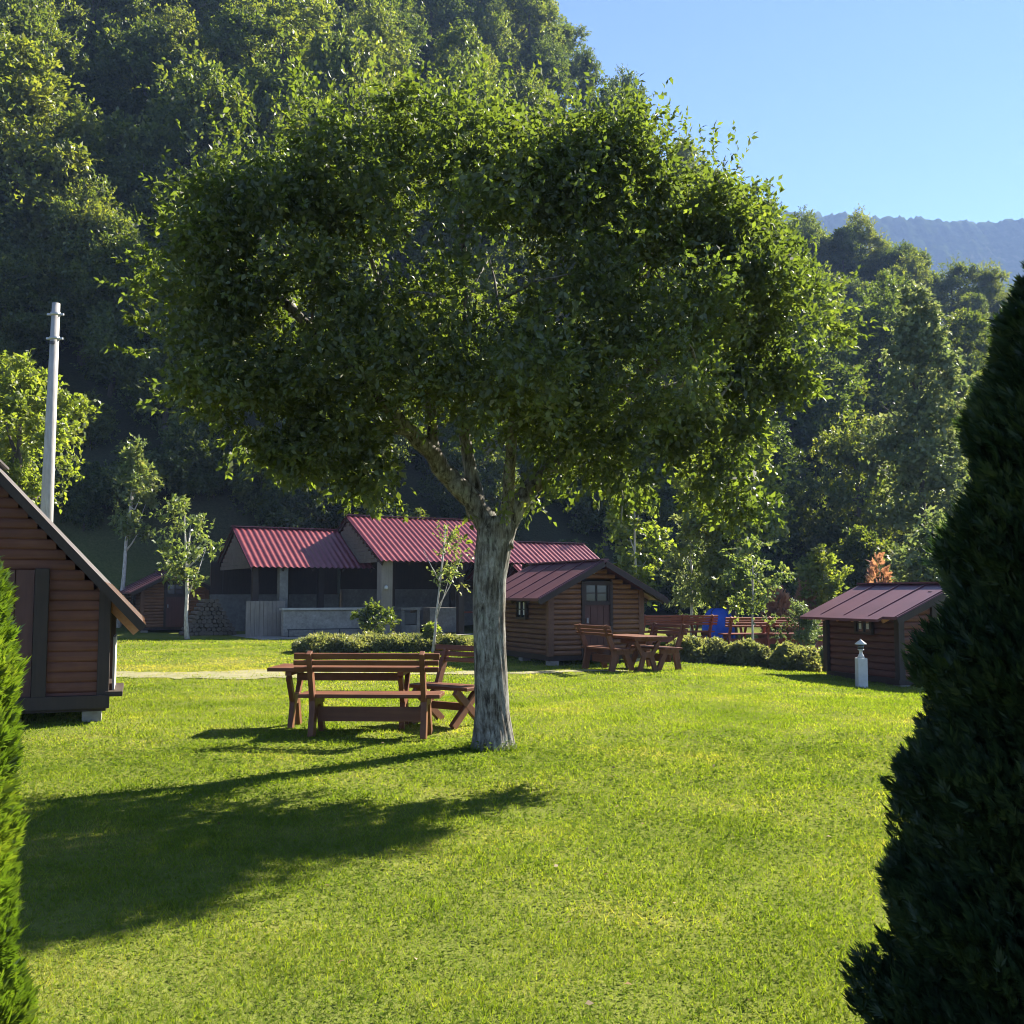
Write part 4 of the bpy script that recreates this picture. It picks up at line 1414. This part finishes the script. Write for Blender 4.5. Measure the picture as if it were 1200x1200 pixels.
def wood():
    rng = np.random.default_rng(77)
    spots = []
    y = 41.5
    row = 0
    while y < 150:
        step = 6.6 + (y - 47) * .008
        hw = y * .54 + 7
        x = -hw + rng.uniform(0, step)
        while x < hw + 3:
            xx = x + rng.uniform(-1.4, 1.4); yy = y + rng.uniform(-1.3, 1.3)
            x += step * rng.uniform(.95, 1.25)
            if yy < 47 or (-6 < xx < 14 and yy < 50): continue
            z = gz(xx, yy)
            # left out where the photograph shows nothing of them
            t_top = (z + 13 - CAM_H) / yy
            t_bot = (z + 1 - CAM_H) / yy
            if t_bot > .66: continue
            hid = False
            for s in np.linspace(.45, .93, 14):
                gx, gy = xx * s, yy * s
                cover = gz(gx, gy) + (6.5 if gy > 49 else 0)
                if (cover - CAM_H) / gy > t_top - .01: hid = True; break
            if hid: continue
            spots.append((xx, yy, z))
        y += step * .9
        row += 1
    for _ in range(62):
        yy = rng.uniform(96, 128); xx = rng.uniform(.27, .56) * yy
        spots.append((xx, yy, gz(xx, yy)))
    for _ in range(26):
        xx = rng.uniform(-6, 17); yy = rng.uniform(49, 58) + max(0, xx) * .45
        spots.append((xx, yy, gz(xx, yy)))
    for _ in range(24):
        yy = rng.uniform(47, 60); xx = -rng.uniform(.27, .56) * yy
        spots.insert(0, (xx, yy, gz(xx, yy)))
    print('wood trees', len(spots))
    bsh = None
    for i in range(46):
        x = -34 + i * 1.35 + rng.uniform(-.6, .6); y = 46.3 + rng.uniform(-.8, 1.6) - (rng.uniform(0, 4.5) if x < -15 else 0)
        sc = rng.uniform(.24, .38)
        if bsh is None:
            bsh = make_tree('woodland_bush', 'low dark bush in the shade at the foot of the wooded hill', 'bush', (0, 0, 0), 10.5, .3, 4.6, G['forest'], M['bark_dark'], 260, ntw=1900, nl=10, L=.42, W=.26, tl=1.2, r0=.15, nlobes=10, group='bushes along the foot of the wood', lam=2., thr=-.4)
            o = bsh
        else:
            o = dup(bsh)
        o.location = (x, y, gz(x, y) - .1); o.rotation_euler = (0, 0, rng.uniform(0, 6)); o.scale = (sc, sc, sc)
    used = set()
    for i, (x, y, z) in enumerate(spots):
        k = int(rng.integers(0, len(protos)))
        s = rng.choice([.85, 1.0, 1.15, 1.35, 1.6], p=[.2, .25, .25, .2, .1]) * rng.uniform(.93, 1.07)
        if y < 60 and -8 < x < 18: s = min(s, 1.05) * .78
        if y < 60 and x <= -8: s = min(s, 1.3)
        if y > 62 and 2 < x < 30: s = min(s, 1.2) * .9
        if x > 18 and y < 84: s = min(s, 1.15) * .9
        if x > 16 and y > 84: s = min(s, 1.15) * (.75 if x < .40 * y else .68)
        if i >= len(spots) - 26: s = .42
        if i < 24: s = .78
        o = protos[k]
        lab = 'leafy green tree in the dense wood covering the steep hillside'
        if x > 18 and y > 84: lab = 'small looking tree on the wooded ridge below the blue mountain'
        sc = (s, s, s * rng.uniform(.9, 1.15))
        rzz = rng.uniform(0, 6.28)
        if k not in used:
            used.add(k)
            o.location = (x, y, z - .3); o.rotation_euler = (0, 0, rzz); o.scale = sc; o['label'] = lab
            if 'ridge' in lab: o['group'] = 'trees of the farther ridge'
        else:
            dup(o, (x, y, z - .3), rzz, lab, 'trees of the farther ridge' if 'ridge' in lab else GW, scale=sc)


wood()

# fallen leaves and clover heads dotted in the grass
rngf = np.random.default_rng(9)
n = 45
yy = rngf.uniform(3.6, 11, n); xx = rngf.uniform(-.5, .5, n) * yy
pos = np.stack([xx, yy, ground_z(xx, yy) + .03], 1)
ax = np.stack([rngf.normal(size=n), rngf.normal(size=n), rngf.normal(size=n) * .2], 1)
nr = np.stack([rngf.normal(size=n) * .4, rngf.normal(size=n) * .4, np.ones(n)], 1)
m_ = leaf_mat('fallen_leaf', [(0, (0.2, .13, .06)), (.5, (.26, .19, .1)), (1, (.34, .27, .16))], .2, (1, 1, .9), .03)
tag(leaves('fallen_leaves', pos, ax, nr, .036, .024, m_, None, rngf.uniform(0, 1, n)), 'dry fallen leaves scattered over the lawn', 'leaves', kind='stuff')

# ================================================================== HAZE
m, nd, out = new_mat('thin_haze')
pv = nd.nodes.new('ShaderNodeVolumePrincipled')
pv.inputs['Color'].default_value = (0.36, 0.54, 1.0, 1)
pv.inputs['Density'].default_value = 0.00027
pv.inputs['Anisotropy'].default_value = 0.1
nd.links.new(pv.outputs[0], out.inputs['Volume'])
mb = MB(); mb.box((0, 200, 223), (3400, 3200, 460))
hz = mb.build('haze', m); tag(hz, kind='stuff')
